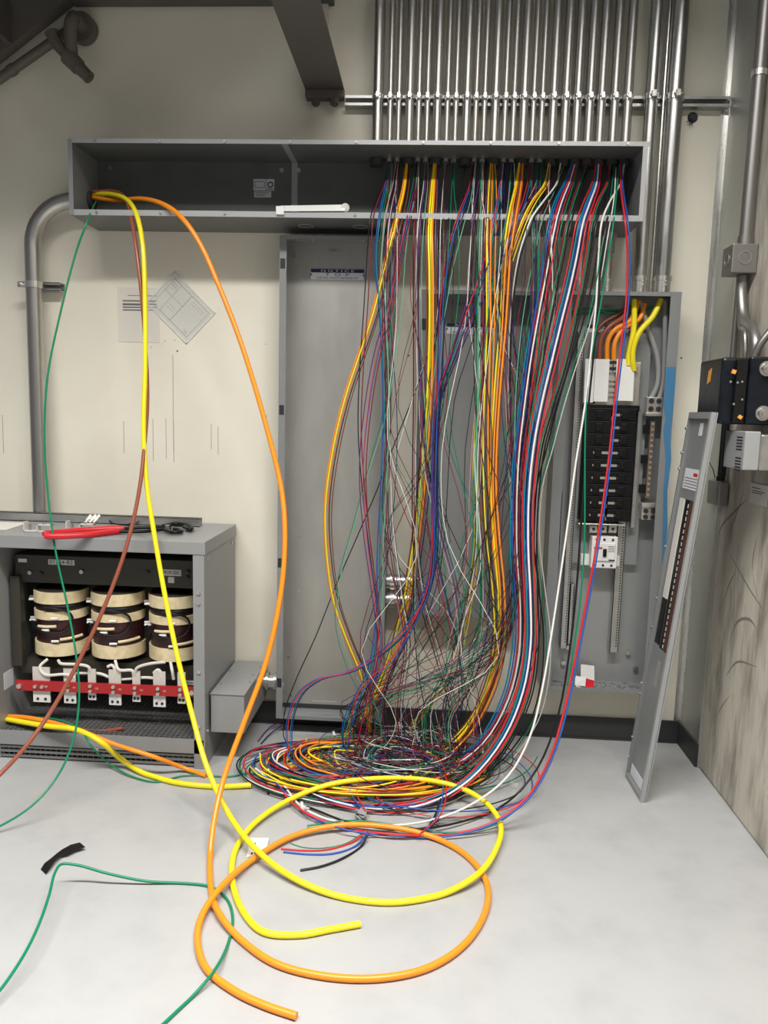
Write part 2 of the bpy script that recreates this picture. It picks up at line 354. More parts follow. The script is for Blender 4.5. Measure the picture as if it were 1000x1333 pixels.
# left curved conduit
xe = W(43, 340, -.10).x; ze = W(92, 262, -.10).z + .005; rr = .21
P = [V((TX0 - .006, -.10, ze)), V((TX0 - .03, -.10, ze))]
for k in range(13):
    a = R(90 + 90 * k / 12); P.append(V((xe + rr + rr * math.cos(a), -.10, ze - rr + rr * math.sin(a))))
P += [V((xe, -.10, 1.9)), V((xe, -.10, 1.5)), V((xe, -.10, .9)), V((xe, -.10, .02))]
t = thing('bent_conduit', (xe, -.10, 0), 'thick galvanised conduit curving from the left end of the trough down the wall', 'conduit')
MB().tube(P, .037, 28).build('pipe', 'conduit', t)
MB().cyl((TX0 - .005, -.10, ze), (TX0 - .03, -.10, ze), .045, n=24).build('connector', 'galv', t)
zc = W(45, 373, -.05).z
MB().ring((xe, -.10, zc - .015), (0, 0, 1), .042, .037, .03).box(xe - .075, xe - .035, -.11, -.098, zc - .012, zc + .014).cyl((xe - .06, -.125, zc + .001), (xe - .06, -.09, zc + .001), .006).build('pipe_clamp', 'galv_bright', t)
MB().box(xe - .05, xe + .105, -.055, -.002, zc - .021, zc - .017).box(xe - .05, xe + .105, -.055, -.002, zc + .017, zc + .021).box(xe - .05, xe + .105, -.006, -.002, zc - .02, zc + .02).box(xe - .05, xe + .105, -.055, -.05, zc + .009, zc + .02).box(xe - .05, xe + .105, -.055, -.05, zc - .02, zc - .009).build('strut_bracket', 'galv', t)

# ------------------------------------------------------------------ open cabinets
def cabinet(name, label, x0, x1, z0, z1, d, fw, backm, t, frame='grey'):
    y = -d
    MB().box(x0, x1, -.008, -.003, z0, z1).build('back_panel', backm, t)
    MB().box(x0, x0 + .003, y, -.008, z0, z1).box(x0, x0 + fw, y - .003, y, z0, z1).build('side_panel', frame, t)
    MB().box(x1 - .003, x1, y, -.008, z0, z1).box(x1 - fw, x1, y - .003, y, z0, z1).build('side_panel', frame, t)
    MB().box(x0 + .003, x1 - .003, y, -.008, z1 - .003, z1).box(x0 + fw, x1 - fw, y - .003, y, z1 - .018, z1).build('top_panel', frame, t)
    MB().box(x0 + .003, x1 - .003, y, -.008, z0, z0 + .003).box(x0 + fw, x1 - fw, y - .003, y, z0, z0 + .018).build('bottom_panel', frame, t)
def notice(t, px0, px1, py0, y, lines=True, full=True):
    a = W(px0, py0, y); b = W(px1, py0, y); w = b.x - a.x; c = (a.x + b.x) / 2
    n = MB().box(a.x, b.x, y - .001, y, a.z - .048, a.z - .016).build('notice_label', 'labelwhite', t)
    tag(n, 'white and navy notice label')
    MB().box(a.x, b.x, y - .0014, y, a.z - .016, a.z).build('banner', 'navy', n)
    text('N O T I C E', .014, (c, y - .0018, a.z - .008), 'labelwhite', n, width=w * .62)
    text('T  O  P', .019, (c, y - .0015, a.z - .0255), 'ink', n, width=w * .45)
    text('INSTALL WITH THIS END UP', .011, (c, y - .0015, a.z - .041), 'ink', n, width=w * .76)
    for s in (a.x + .001, b.x - .001): MB().cyl((s, y - .003, a.z - .026), (s, y, a.z - .026), .004, n=8).build('rivet', 'ink', n)
# left tall cabinet
LX0, LX1, LZ0, LZ1 = -.715, -.190, .086, 2.391
t = thing('tall_cabinet', ((LX0 + LX1) / 2, -.075, LZ0), 'tall open grey electrical cabinet under the trough, empty inside, left of the wire curtain', 'electrical cabinet')
cabinet('', '', LX0, LX1, LZ0, LZ1, .15, .032, 'galv_back', t)
notice(t, 405, 474, 350, -.010)
text('TOP-1', .020, (W(435, 326, -.01).x, -.0095, W(435, 326, -.01).z), 'print', t, width=.05)
for k in (.16, .75):
    x = LX0 + (LX1 - LX0) * k; MB().ring((x + .02, -.085, LZ1 - .006), (0, 0, 1), .040, .034, .002).build('knockout', 'galv_bright', t)
for z in (2.265, 1.60, .87, .27):
    MB().box(LX0 + .004, LX0 + .026, -.155, -.153, z - .022, z + .022).build('latch_slot', 'ink', t)
for (px, py) in ((383, 334), (379, 904), (376, 854), (390, 697), (389, 770)):
    p = W(px, py, -.008); MB().cyl(p, p + V((0, -.006, 0)), .007 if py < 400 else .004, n=12).build('screw', 'steel', t)
MB().box(LX0 + .18, LX0 + .30, -.16, -.154, LZ0 + .10, LZ0 + .102).build('scratch', 'edge', t)
# middle cabinet
MX0, MX1, MZ0, MZ1 = -.062, .468, .64, 2.160
t = thing('narrow_cabinet', ((MX0 + MX1) / 2, -.075, MZ0), 'shorter open grey electrical cabinet in the middle, behind the wire curtain', 'electrical cabinet')
cabinet('', '', MX0, MX1, MZ0, MZ1, .15, .030, 'panel_back', t)
notice(t, 582, 645, 421, -.010)
text('480V', .022, (W(600, 396, -.01).x, -.0095, W(600, 396, -.01).z), 'print', t, width=.05)
for (px, py) in ((676, 406), (560, 790)):
    p = W(px, py, -.008); MB().cyl(p, p + V((0, -.006, 0)), .008, n=12).build('screw', 'steel', t)
MB().box(MX0 + .003, MX0 + .026, -.155, -.153, 1.98, 2.03).build('latch_slot', 'ink', t)
MB().box(MX1 - .05, MX1 - .02, -.16, -.12, MZ0 + .02, MZ0 + .06).build('bracket', 'cover_white', t)
# shiny couplings between the two
for (py, lab) in ((757, 'upper'), (781, 'lower')):
    p = W(517, py, -.085)
    t = thing('pipe_coupling', (p.x, -.085, p.z), f'{lab} of two short shiny pipes joining the two open cabinets', 'pipe', 'shiny pipes between the cabinets')
    MB().cyl((LX1 - .006 + .008, -.085, p.z), (MX0 - .002, -.085, p.z), .036, n=24).build('pipe', 'conduit', t)
    MB().ring((LX1 + .02, -.085, p.z), (1, 0, 0), .041, .035, .02).build('locknut', 'galv_bright', t)
    MB().ring((MX0 - .03, -.085, p.z), (1, 0, 0), .041, .035, .02).build('locknut', 'galv_bright', t)

# ------------------------------------------------------------------ panelboard right
PX0, PX1, PZ0, PZ1 = .574, 1.098, .298, 2.166
t = pb = thing('panelboard', ((PX0 + PX1) / 2, -.075, PZ0), 'open grey panelboard cabinet with breakers, right of the wires', 'electrical panel')
cabinet('', '', PX0, PX1, PZ0, PZ1, .15, .012, 'panel_back', t)
MB().box(PX1 - .045, PX1 + .002, -.158, -.1535, PZ0, PZ1 + .001).build('door_frame', 'grey', t)
MB().box(PX0 - .001, PX0 + .045, -.158, -.1535, PZ0, PZ1 - .02).build('door_frame', 'grey', t)
notice(t, 765, 820, 423, -.011)
text('480V', .024, (W(793, 399, -.012).x, -.0095, W(793, 399, -.012).z), 'print', t, width=.055)
def rail(px, pyt, pyb, w):
    a, b = W(px, pyt, -.06), W(px, pyb, -.06); x = a.x
    r = MB().box(x - w, x + w, -.060, -.056, b.z, a.z).box(x - w, x - w + .003, -.060, -.010, b.z, a.z).box(x + w - .003, x + w, -.060, -.010, b.z, a.z).build('mounting_rail', 'galv', pb)
    m = MB(); z = b.z + .03
    while z < a.z - .02:
        m.box(x + w * .3, x + w * .62, -.0612, -.060, z, z + .006); z += .013
    m.build('perforation', 'ink', r)
    return r
rail(757, 432, 845, .016); rail(818, 560, 850, .020)
rr_ = rail(746, 760, 838, .010); rail(731, 640, 735, .006)
# back support pan
p, q = W(752, 432, -.04), W(828, 735, -.04)
MB().box(p.x, q.x, -.045, -.012, q.z, p.z).build('interior_pan', 'grey', pb)
# lug block
a, b = W(764, 470, -.09), W(832, 527, -.09)
lbz0, lbz1 = b.z, a.z
lb = MB().box(a.x, b.x, -.085, -.045, lbz0 - .01, lbz1).build('main_lug_block', 'lug', pb, bevel=.003)
MB().box(a.x - .002, b.x + .002, -.10, -.045, lbz0 - .028, lbz0 - .004).build('block_base', 'black', lb)
for (xa, xb, yb_) in ((763, 772, 524), (776, 791, 523), (804, 824, 522)):
    p, q = W(xa, 467, -.115), W(xb, yb_, -.115)
    MB().plate((p.x, -.115, q.z), (q.x, -.115, q.z), (q.x, -.105, p.z), (p.x, -.105, p.z), (0, .006, 0)).build('cover_strip', 'cover_white', lb)
MB().box(W(772, 500, -.1).x, W(776, 500, -.1).x, -.10, -.08, lbz0, lbz1).build('gap_strip', 'black', lb)
for px in (795, 800.5, 827):
    for py in (472, 480):
        if px == 827 and py == 472: continue
        p = W(px, py, -.09)
        l = MB().box(p.x - .012, p.x + .012, -.10, -.085, p.z - .016, p.z + .012).build('terminal_lug', 'lug', lb)
        MB().cyl((p.x, -.103, p.z), (p.x, -.10, p.z), .008, n=14).build('hex_socket', 'ink', l)
for py in (494, 500, 508, 514):
    p = W(797, py, -.09); MB().box(p.x - .020, p.x + .020, -.096, -.085, p.z - .006, p.z + .004).build('terminal_plate', 'lug', lb)
# breakers
a, b = W(765, 531, -.09), W(818, 679, -.09)
n = 9; hz = (a.z - b.z) / n; xm = (a.x + b.x) / 2
MB().box(a.x - .010, b.x + .012, -.065, -.045, b.z, a.z).build('bus_cover', 'black', pb)
for i in range(n):
    z1 = a.z - i * hz; z0 = z1 - hz + .003
    for s, (xa, xb) in enumerate(((a.x, xm - .004), (xm + .004, b.x))):
        br = MB().box(xa, xb, -.115, -.065, z0, z1).box(xa + (xb - xa) * .35, xa + (xb - xa) * .65, -.122, -.115, z0 + .01, z1 - .01).build('breaker', 'black', pb, bevel=.002)
        if (s == 1 or i >= 3):
            xs = (xa, xa + .030) if s == 1 else (xb - .035, xb - .004)
            MB().box(xs[0], xs[1], -.118, -.112, z0 + hz * .35, z0 + hz * .55).cyl((xs[s] + (.012 if s else -.034), -.118, z0 + hz * .45), (xs[s] + (.012 if s else -.034), -.112, z0 + hz * .45), .006, n=10).build('terminal', 'lug', br)
    MB().box(xm - .004, xm + .004, -.10, -.065, z0, z0 + .018).build('bus_stab', 'copper' if i % 2 else 'lug', pb)
x = b.x + .022
m = MB().box(x - .006, x + .010, -.08, -.05, b.z - .03, a.z).build('twisted_bar', 'galv', pb)
# bottom plate, sub breaker
p, q = W(752, 677, -.10), W(813, 684, -.10)
MB().box(p.x, q.x, -.125, -.045, q.z, q.z + .008).build('end_bracket', 'galv_bright', pb, bevel=.003)
for px in (772, 784, 797):
    p = W(px, 688, -.09); l = MB().box(p.x - .018, p.x + .018, -.105, -.05, p.z - .018, p.z + .014).build('terminal_lug', 'lug', pb)
    MB().cyl((p.x, -.108, p.z), (p.x, -.105, p.z), .007, n=12).build('hex_socket', 'ink', l)
a, b = W(771, 698, -.11), W(802, 740, -.11); zm = (a.z + b.z) / 2; xm2 = (a.x + b.x) / 2
sb = MB().box(a.x, b.x, -.115, -.05, b.z, a.z).box(a.x + .012, b.x - .012, -.122, -.115, b.z + .035, a.z - .03).build('main_breaker', 'cover_white', pb, bevel=.003)
MB().box(xm2 - .008, xm2 + .008, -.128, -.120, zm - .018, zm + .018).box(xm2 - .004, xm2 + .004, -.135, -.127, zm - .004, zm + .014).build('toggle', 'black', sb)
MB().box(a.x + .01, xm2 - .012, -.1235, -.122, zm + .018, zm + .026).build('red_mark', 'redgrip', sb)
m = MB()
for px in (776, 786, 797):
    for zq in (a.z - .014, b.z + .014):
        xq = W(px, 720, -.115).x; m.cyl((xq, -.117, zq), (xq, -.115, zq), .006, n=10)
m.build('screw_hole', 'ink', sb)
m = MB()
for k in range(4): m.box(b.x - .045, b.x - .016, -.1228, -.122, zm + .03 - k * .008, zm + .032 - k * .008)
m.box(b.x - .04, b.x - .012, -.1228, -.122, b.z + .038, b.z + .044).build('print', 'ink', sb)
MB().box(W(757, 735, -.08).x, W(807, 735, -.08).x, -.07, -.045, b.z + .004, b.z + .055).build('breaker_plate', 'cover_white', pb)
# neutral bar
def lug2(px, py, flip):
    p = W(px, py, -.08)
    l = MB().box(p.x - .036, p.x + .036, -.10, -.05, p.z - .030, p.z + .042 if not flip else p.z + .03).box(p.x - .040, p.x + .045, -.11, -.05, (p.z - .045) if not flip else p.z + .03, (p.z - .030) if not flip else p.z + .05).build('neutral_lug', 'lug', pb, bevel=.002)
    m = MB()
    for sx in (-.017, .017):
        for sz in ((-.012, .024) if not flip else (-.016, .012)): m.ring((p.x + sx, -.100, p.z + sz), (0, -1, 0), .012, .008, .002, 16).cyl((p.x + sx, -.102, p.z + sz), (p.x + sx, -.100, p.z + sz), .007, n=12)
    m.build('screw_hole', 'ink', l)
lug2(851, 529, False); lug2(844, 668, True)
p, q = W(848, 548, -.08), W(845, 648, -.08); xb = (p.x + q.x) / 2
MB().box(xb - .010, xb + .010, -.085, -.065, q.z, p.z).build('neutral_bar', 'copper', pb)
for k in range(14):
    z = q.z + .015 + k * (p.z - q.z - .03) / 13; MB().cyl((xb, -.09, z), (xb, -.085, z), .006, n=8).build('screw', 'lug', pb)
for z in (p.z - .04, (p.z + q.z) / 2, q.z + .04): MB().box(xb - .035, xb - .008, -.075, -.01, z - .02, z + .02).build('standoff', 'black', pb)
for (px, py) in ((848, 441), (764, 443), (733, 862), (827, 869), (817, 849), (739, 842)):
    p = W(px, py, -.012); MB().cyl(p, p + V((0, -.015, 0)), .011, n=14).cyl(p + V((0, -.015, 0)), p + V((0, -.017, 0)), .005).build('bolt', 'steel', pb)
# blue tape
m = MB(); L = [(866, 879, 478), (865, 878, 500), (863, 876, 530), (866, 874, 545), (863, 872, 560), (866, 873, 600), (863, 868, 640), (862, 868, 690), (861, 863, 738)]
for (a1, b1, y1), (a2, b2, y2) in zip(L, L[1:]):
    A, B, C, D_ = W(a1 + 1, y1, -.1605), W(b1 + 1, y1, -.1605), W(b2 + 1, y2, -.1605), W(a2 + 1, y2, -.1605)
    m.plate(A, B, C, D_, (0, .0012, 0))
m.build('painters_tape', 'tape', pb)
pb.children  # noqa

# cables inside the panel
def cable(name, pts, r, m, label, cat='cable', group=None, n=10, parent=None, k=6):
    return tag(MB().tube(crom(pts, k), r, n).build(name, m, parent), label, cat, group)
G = 'feeder cables inside the panelboard'
def pc(pts, ys): return [W(px, py, y) for (px, py), y in zip(pts, ys)]
cable('feeder_cable', pc([(826, 390), (825, 430), (820, 455), (818, 468), (818, 476)], [-.085, -.095, -.10, -.10, -.10]), .013, 'w_yellow', 'straight yellow cable dropping into the lug block in the panelboard', group=G)
cable('feeder_cable', pc([(861, 390), (850, 412), (833, 432), (825, 452), (824, 470), (826, 482)], [-.085, -.105, -.12, -.12, -.115, -.105]), .013, 'w_yellow', 'curved yellow cable bending from the right corner into the lug block', group=G)
cable('feeder_cable', pc([(832, 392), (820, 418), (802, 428), (792, 442), (790, 470)], [-.06, -.08, -.09, -.09, -.09]), .011, 'w_orange', 'orange cable arching into the lug block, left of its orange neighbour', group=G)
cable('feeder_cable', pc([(840, 396), (832, 416), (812, 428), (801, 445), (799, 470)], [-.055, -.07, -.08, -.09, -.09]), .011, 'w_orange', 'orange cable arching into the lug block, just left of the yellow cables', group=G)
cable('feeder_cable', pc([(822, 400), (810, 414), (795, 424), (783, 440), (780, 470)], [-.05, -.075, -.09, -.09, -.09]), .011, 'w_redbrown', 'brown cable arching into the lug block left of the orange ones', group=G)
cable('feeder_cable', pc([(818, 402), (800, 412), (782, 424), (772, 445), (770, 480)], [-.04, -.06, -.07, -.07, -.07]), .009, 'w_brown', 'dark brown cable bending far left behind the white cover strip', group=G)
cable('feeder_cable', pc([(834, 392), (845, 430), (856, 465), (856, 500), (847, 520)], [-.05, -.06, -.07, -.075, -.075]), .012, 'w_grey', 'left grey cable curving down to the neutral lug', group=G)
cable('feeder_cable', pc([(866, 392), (866, 430), (865, 470), (862, 505), (858, 520)], [-.05, -.055, -.06, -.07, -.075]), .012, 'w_grey', 'right grey cable hanging straight to the neutral lug', group=G)
cable('ground_wire', pc([(824, 398), (800, 408), (775, 402), (752, 404), (738, 412)], [-.05, -.05, -.045, -.045, -.04]), .006, 'w_green', 'upper green wire curling across the top of the panelboard')
cable('ground_wire', pc([(850, 398), (830, 408), (800, 404), (770, 408), (750, 410), (735, 417)], [-.05, -.04, -.035, -.035, -.04, -.03]), .006, 'w_green', 'lower green wire crossing the top of the panelboard')
# rubbish on the panel sill
c = W(762, 880, -.08); z0 = PZ0 + .004
m = MB(); rnd2 = random.Random(3)
m.plate((c.x - .025, -.10, z0), (c.x + .048, -.08, z0), (c.x + .050, -.035, z0 + .085), (c.x - .018, -.05, z0 + .095), (0, -.002, .001))
m.plate((c.x - .05, -.135, z0), (c.x + .03, -.14, z0), (c.x + .045, -.09, z0 + .03), (c.x - .045, -.08, z0 + .045), (0, 0, .002))
m.plate((c.x - .055, -.12, z0 + .01), (c.x - .01, -.14, z0 + .015), (c.x + .0, -.10, z0 + .045), (c.x - .05, -.09, z0 + .04), (0, 0, .002))
t = m.build('paper_wrapper', 'white'); tag(t, 'crumpled white paper wrapper lying on the sill of the panelboard', 'paper')
MB().plate((c.x - .01, -.142, z0 + .008), (c.x + .03, -.142, z0 + .006), (c.x + .042, -.10, z0 + .030), (c.x + .0, -.10, z0 + .04), (0, 0, .0025)).build('red_print', 'redgrip', t)
m = MB()
for k in range(90):
    x = PX0 + .03 + rnd2.random() * (PX1 - PX0 - .06); y = -.14 + rnd2.random() * .12; l = .004 + rnd2.random() * .010; a = rnd2.random() * 3.1
    dx, dy = math.cos(a) * l, math.sin(a) * l
    m.plate((x - dx, y - dy, z0), (x + dx, y + dy, z0), (x + dx - dy * .4, y + dy + dx * .4, z0 + .002), (x - dx - dy * .4, y - dy + dx * .4, z0 + .003), (0, 0, .0008))
tag(m.build('metal_shavings', 'galv_bright'), 'scattered metal shavings on the sill of the panelboard', 'shavings', kind='stuff')

# ------------------------------------------------------------------ leaning panel cover
B2 = F(840, 1045, .0) ; B1 = B2 + V((-.006, .245, .0))
T1 = X(903, 537, 1.045)
Lv = T1 - B1
wv = (B2 - B1)
Lv.y = Lv.y * .98
nv = wv.cross(Lv).normalized()
if nv.x > 0: nv = -nv
T2 = T1 + wv
def dp(u, v, h=0): return B1 + wv * u + Lv * v + nv * h        # u across 0..1, v up 0..1
t = thing('panel_cover', (B1 + B2) / 2, 'long grey panelboard cover leaning against the black box on the concrete', 'panel cover')
u0, u1, v0, v1 = .14, .80, .40, .79
m = MB()
def dplate(m, a, b, c, d_, h0, h1):
    q = [dp(a, c, h0), dp(b, c, h0), dp(b, d_, h0), dp(a, d_, h0), dp(a, c, h1), dp(b, c, h1), dp(b, d_, h1), dp(a, d_, h1)]
    m.hexa(q)
dplate(m, 0, 1, 0, v0, 0, .003); dplate(m, 0, 1, v1, 1, 0, .003); dplate(m, 0, u0, v0, v1, 0, .003); dplate(m, u1, 1, v0, v1, 0, .003)
m.build('cover_sheet', 'grey', t)
m = MB(); dplate(m, .93, 1, 0, 1, .003, .020); dplate(m, .99, 1.0, 0, 1, -.004, .003); m.build('edge_flange', 'edge', t)
m = MB(); dplate(m, 0, .05, 0, 1, .003, .016); m.build('edge_flange', 'grey', t)
m = MB(); dplate(m, .05, .93, .985, 1, .003, .02); m.build('end_flange', 'grey', t)
m = MB(); dplate(m, .05, .93, 0, .012, .003, .02); m.build('end_flange', 'grey', t)
m = MB(); dplate(m, u0, .34, v0 + .13, v1, -.001, .004); m.build('filler_strip', 'paper', t)
m = MB(); dplate(m, u0, .34, v0 + .005, v0 + .13, -.001, .004); m.build('directory_slot', 'black', t)
m = MB(); dplate(m, .38, .52, v0, v1, -.004, .002); m.build('breaker_slot', 'black', t)
m = MB(); dplate(m, .58, .74, v0, v1, -.004, .002); m.build('breaker_slot', 'brownbar', t)
for k in range(24):
    vv = v0 + .006 + k * (v1 - v0 - .01) / 24
    m = MB(); dplate(m, .535, .56, vv, vv + .010, .002, .004); m.build('twist_out', 'offwhite', t)
m = MB(); dplate(m, .16, .82, .815, .865, .003, .0045); l = m.build('rating_label', 'labelwhite', t)
m = MB(); dplate(m, .55, .72, .848, .856, .0045, .0050); m.build('red_mark', 'redgrip', l)
m = MB()
for k in range(4): dplate(m, .2, .78, .820 + k * .007, .822 + k * .007, .0045, .0049)
m.build('print', 'print', l)
m = MB(); dplate(m, .45, .58, .945, .975, .003, .005); m.build('small_label', 'labelwhite', t)
m = MB(); dplate(m, .10, .85, .014, .045, .003, .0045); m.build('warning_label', 'labelwhite', t)
m = MB(); dplate(m, .45, .60, .30, .37, .003, .0045); m.build('faded_label', 'galv_back', t)
for vv in (.44, .52, .66, .90, .86, .96, .12, .25, .28, .06): 
    MB().cyl(dp(.025, vv, .016), dp(.025, vv, .022), .006, n=8).build('screw', 'steel', t)

# ------------------------------------------------------------------ concrete side: boxes and pipes
BX, BY0, BY1, BZ0, BZ1 = 1.055, -.84, -.60, 1.590, 1.832
t = bb = thing('black_enclosure', (1.2, -.72, BZ0), 'bulky black metal enclosure with round knobs on the concrete wall', 'enclosure')
MB().box(BX, XR + .07, BY0, BY1, BZ0, BZ1).build('body', 'black_glossy', bb, bevel=.012)
MB().box(BX + .045, BX + .085, BY0 - .022, BY0 + .01, BZ0 + .004, BZ1 - .004).build('front_panel', 'black', bb, bevel=.004)
MB().box(BX + .088, XR + .07, BY0 - .03, BY0 + .01, BZ0 + .002, BZ1 + .002).build('front_door', 'black_glossy', bb, bevel=.008)
for (px, py) in ((998, 480), (993, 538)):
    p = W(px, py, BY0 - .03); k = MB().cyl(p, p + V((0, -.02, 0)), .022, .019, n=28).cyl(p + V((0, -.02, 0)), p + V((0, -.028, 0)), .012, n=20).ring(p, (0, -1, 0), .027, .020, .006).build('knob', 'steel', bb)
for (px, py, s, ang) in ((955, 484, .010, 30), (963, 543, .009, 10)):
    p = W(px, py, BY0 - .024); c_, s_ = math.cos(R(ang)) * s, math.sin(R(ang)) * s
    q = [p + V((c_, 0, s_)), p + V((-s_, 0, c_)), p + V((-c_, 0, -s_)), p + V((s_, 0, -c_))]
    MB().plate(*q, (0, -.008, 0)).build('orange_sticker', 'olabel', bb)
p = X(924, 490, BX); MB().plate(p + V((0, .02, -.03)), p + V((0, -.01, -.02)), p + V((0, -.02, .03)), p + V((0, .01, .02)), (-.002, 0, 0)).build('orange_sticker', 'olabel', bb)
for (px, py) in ((951, 497), (960, 498), (955, 526), (966, 520), (966, 497)):
    p = W(px, py, BY0 - .022); MB().cyl(p, p + V((0, -.004, 0)), .004, n=8).build('rivet', 'galv', bb)
# pipes above the black box : (name,label,pts,r)
def xp(px, py, x): return X(px, py, x)
t = thing('wall_conduit', X(994, 0, 1.26), 'long dark conduit down the concrete edge into the small junction box', 'conduit')
A, Bp = X(994, -30, 1.262), X(975, 318, 1.262)
yk = (A.y + Bp.y) / 2
z_b = X(975, 318, 1.262).z
MB().cyl((1.262, yk, z_b), (1.262, yk, 3.9), .026, n=24).build('pipe', 'darkpipe', t)
MB().cyl((1.262, yk, z_b), (1.262, yk, z_b + .04), .031, n=24).build('connector', 'darkpipe', t)
zq = X(989, 95, 1.262).z
MB().ring((1.262, yk, zq - .012), (0, 0, 1), .030, .026, .022).box(1.25, XR + .006, yk + .028, yk + .05, zq - .01, zq + .012).build('pipe_clamp', 'galv_bright', t)
p = X(983, -20, XR - .01); MBx = MB().cyl((XR - .02, yk + .055, 1.86), (XR - .02, yk + .055, 3.9), .012, n=14)
tag(MBx.build('thin_wall_conduit', 'darkpipe'), 'thin dark conduit running along the edge of the concrete behind the long conduit', 'conduit')
jb0, jb1 = W(953, 352, yk - .06), W(983, 316, yk - .06)
t = thing('junction_box', (1.25, yk, jb0.z), 'small square grey junction box at the bottom of the long wall conduit', 'junction box')
MB().box(1.195, XR + .006, yk - .055, yk + .055, z_b - .115, z_b).build('box', 'darkpipe', t, bevel=.004)
MB().ring((1.245, yk - .056, z_b - .055), (0, -1, 0), .026, .023, .002).build('knockout', 'galv', t)
MB().ring((1.194, yk, z_b - .055), (-1, 0, 0), .026, .023, .002).build('knockout', 'galv', t)
zt = BZ1
Y0 = yk
cable('bent_wall_conduit', [(1.262, yk, z_b - .117), (1.262, yk, z_b - .18), (1.262, yk - .05, z_b - .30), (1.25, yk - .18, zt + .12), (1.25, yk - .22, zt + .07), (1.25, yk - .22, zt + .006)], .022, 'darkpipe', 'thick dark pipe bending from the junction box into the black enclosure', 'conduit', n=18)
cable('bent_wall_conduit', [(1.272, yk + .040, z_b - .117), (1.272, yk + .030, z_b - .22), (1.262, yk - .02, z_b - .32), (1.225, yk - .165, zt + .12), (1.225, yk - .19, zt + .05), (1.225, yk - .19, zt + .006)], .010, 'darkpipe', 'thinner dark pipe bending from the junction box into the black enclosure', 'conduit', n=14)
def pw(px, py, y): return W(px, py, y)
cable('bent_wall_conduit', [(1.285, -.95, 2.30), (1.278, -.86, 2.25), (1.272, -.78, 2.12), (1.272, -.77, 2.05), (1.26, -.76, 1.96), (1.22, -.75, 1.89), (1.205, -.74, 1.838)], .014, 'darkpipe', 'curved dark pipe with clamp entering the black enclosure from the upper right', 'conduit', n=14)
cable('bent_wall_conduit', [(1.285, -.90, 2.02), (1.275, -.88, 1.98), (1.262, -.86, 1.93), (1.25, -.82, 1.88), (1.25, -.82, 1.838)], .014, 'darkpipe', 'short curved dark pipe at the right picture edge above the black enclosure', 'conduit', n=14)
# thermostat-like louvred unit
a, b = X(945, 560, 1.12), X(969, 608, 1.12)
ya, yb2 = a.y, X(969, 585, 1.12).y
t = thing('vented_sensor', (1.15, (ya + yb2) / 2, X(945, 608, 1.12).z), 'small pale grey vented box under the black enclosure on the concrete', 'vented box')
z0v, z1v = X(945, 608, 1.12).z, X(945, 560, 1.12).z
vb = MB().box(1.12, 1.175, yb2, ya, z0v, z1v).build('cover', 'edge', t, bevel=.004)
m = MB()
for g in (0, 1):
    for k in range(5):
        z = z1v - .020 - g * .075 - k * .011
        m.box(1.1190, 1.1205, yb2 + .02, yb2 + .072, z - .005, z)
m.build('vent_slot', 'ink', vb)
MB().box(1.175, XR + .006, yb2 - .004, ya - .02, z0v, z1v - .01).build('base', 'galv', t, bevel=.006)
m = MB()
for k in range(3): m.ring((1.235, yb2 - .004, z0v + .03 + k * .04), (0, -1, 0), .014, .012, .002)
m.build('knockout', 'ink', t)
# pipe from black box down to little box
p = X(938, 600, 1.245)
t = thing('small_black_box', (1.255, -.24, 1.22), 'small black switch box under twin black pipes by the metal wall corner', 'junction box')
q0, q1 = X(922, 655, 1.255), X(937, 626, 1.255)
MB().box(1.245, XR, q1.y - .02, q0.y, q0.z, q1.z).build('box', 'darkpipe', t, bevel=.008)
yb3 = (q0.y + q1.y) / 2 - .02
MB().cyl((1.265, yb3 - .02, q1.z), (1.265, yb3 - .02, q1.z + .02), .018, n=14).build('connector', 'black', t)
for k, (dy, r) in enumerate(((0, .010), (-.035, .012))):
    cable('black_pipe', [(1.268, yb3 + dy, q1.z + .02), (1.268, yb3 + dy, 1.62), (1.26, yb3 + dy - .02, 1.75), (1.25, BY1 + .01, 1.80)], r, 'black', ('rear' if k == 0 else 'front') + ' of two thin black pipes above the small black box', 'pipe', 'thin black pipes', n=12)
MB().box(1.250, XR, yb3 - .05, yb3 + .03, 1.47, 1.485)
cable('loose_wire', [X(912, 590, 1.27), X(920, 598, 1.27), X(928, 610, 1.27), X(931, 622, 1.27)], .002, 'black', 'thin loose black wire beside the top of the leaning cover', 'wire', n=6)
# paper tag on concrete
a, b = X(978, 628, XR + .006), X(998, 660, XR + .006)
t = MB().box(XR + .0045, XR + .0075, b.y, a.y, b.z, a.z).build('paper_tag', 'paper'); tag(t, 'cream paper tag with handwriting stuck on the concrete wall', 'paper tag')
m = MB()
for k, (u, w_) in enumerate(((.2, .6), (.35, .85), (.45, .7))): m.box(XR + .0040, XR + .0046, a.y + (b.y - a.y) * .1, a.y + (b.y - a.y) * w_, a.z + (b.z - a.z) * u, a.z + (b.z - a.z) * (u + .035))
m.build('handwriting', 'ink', t)
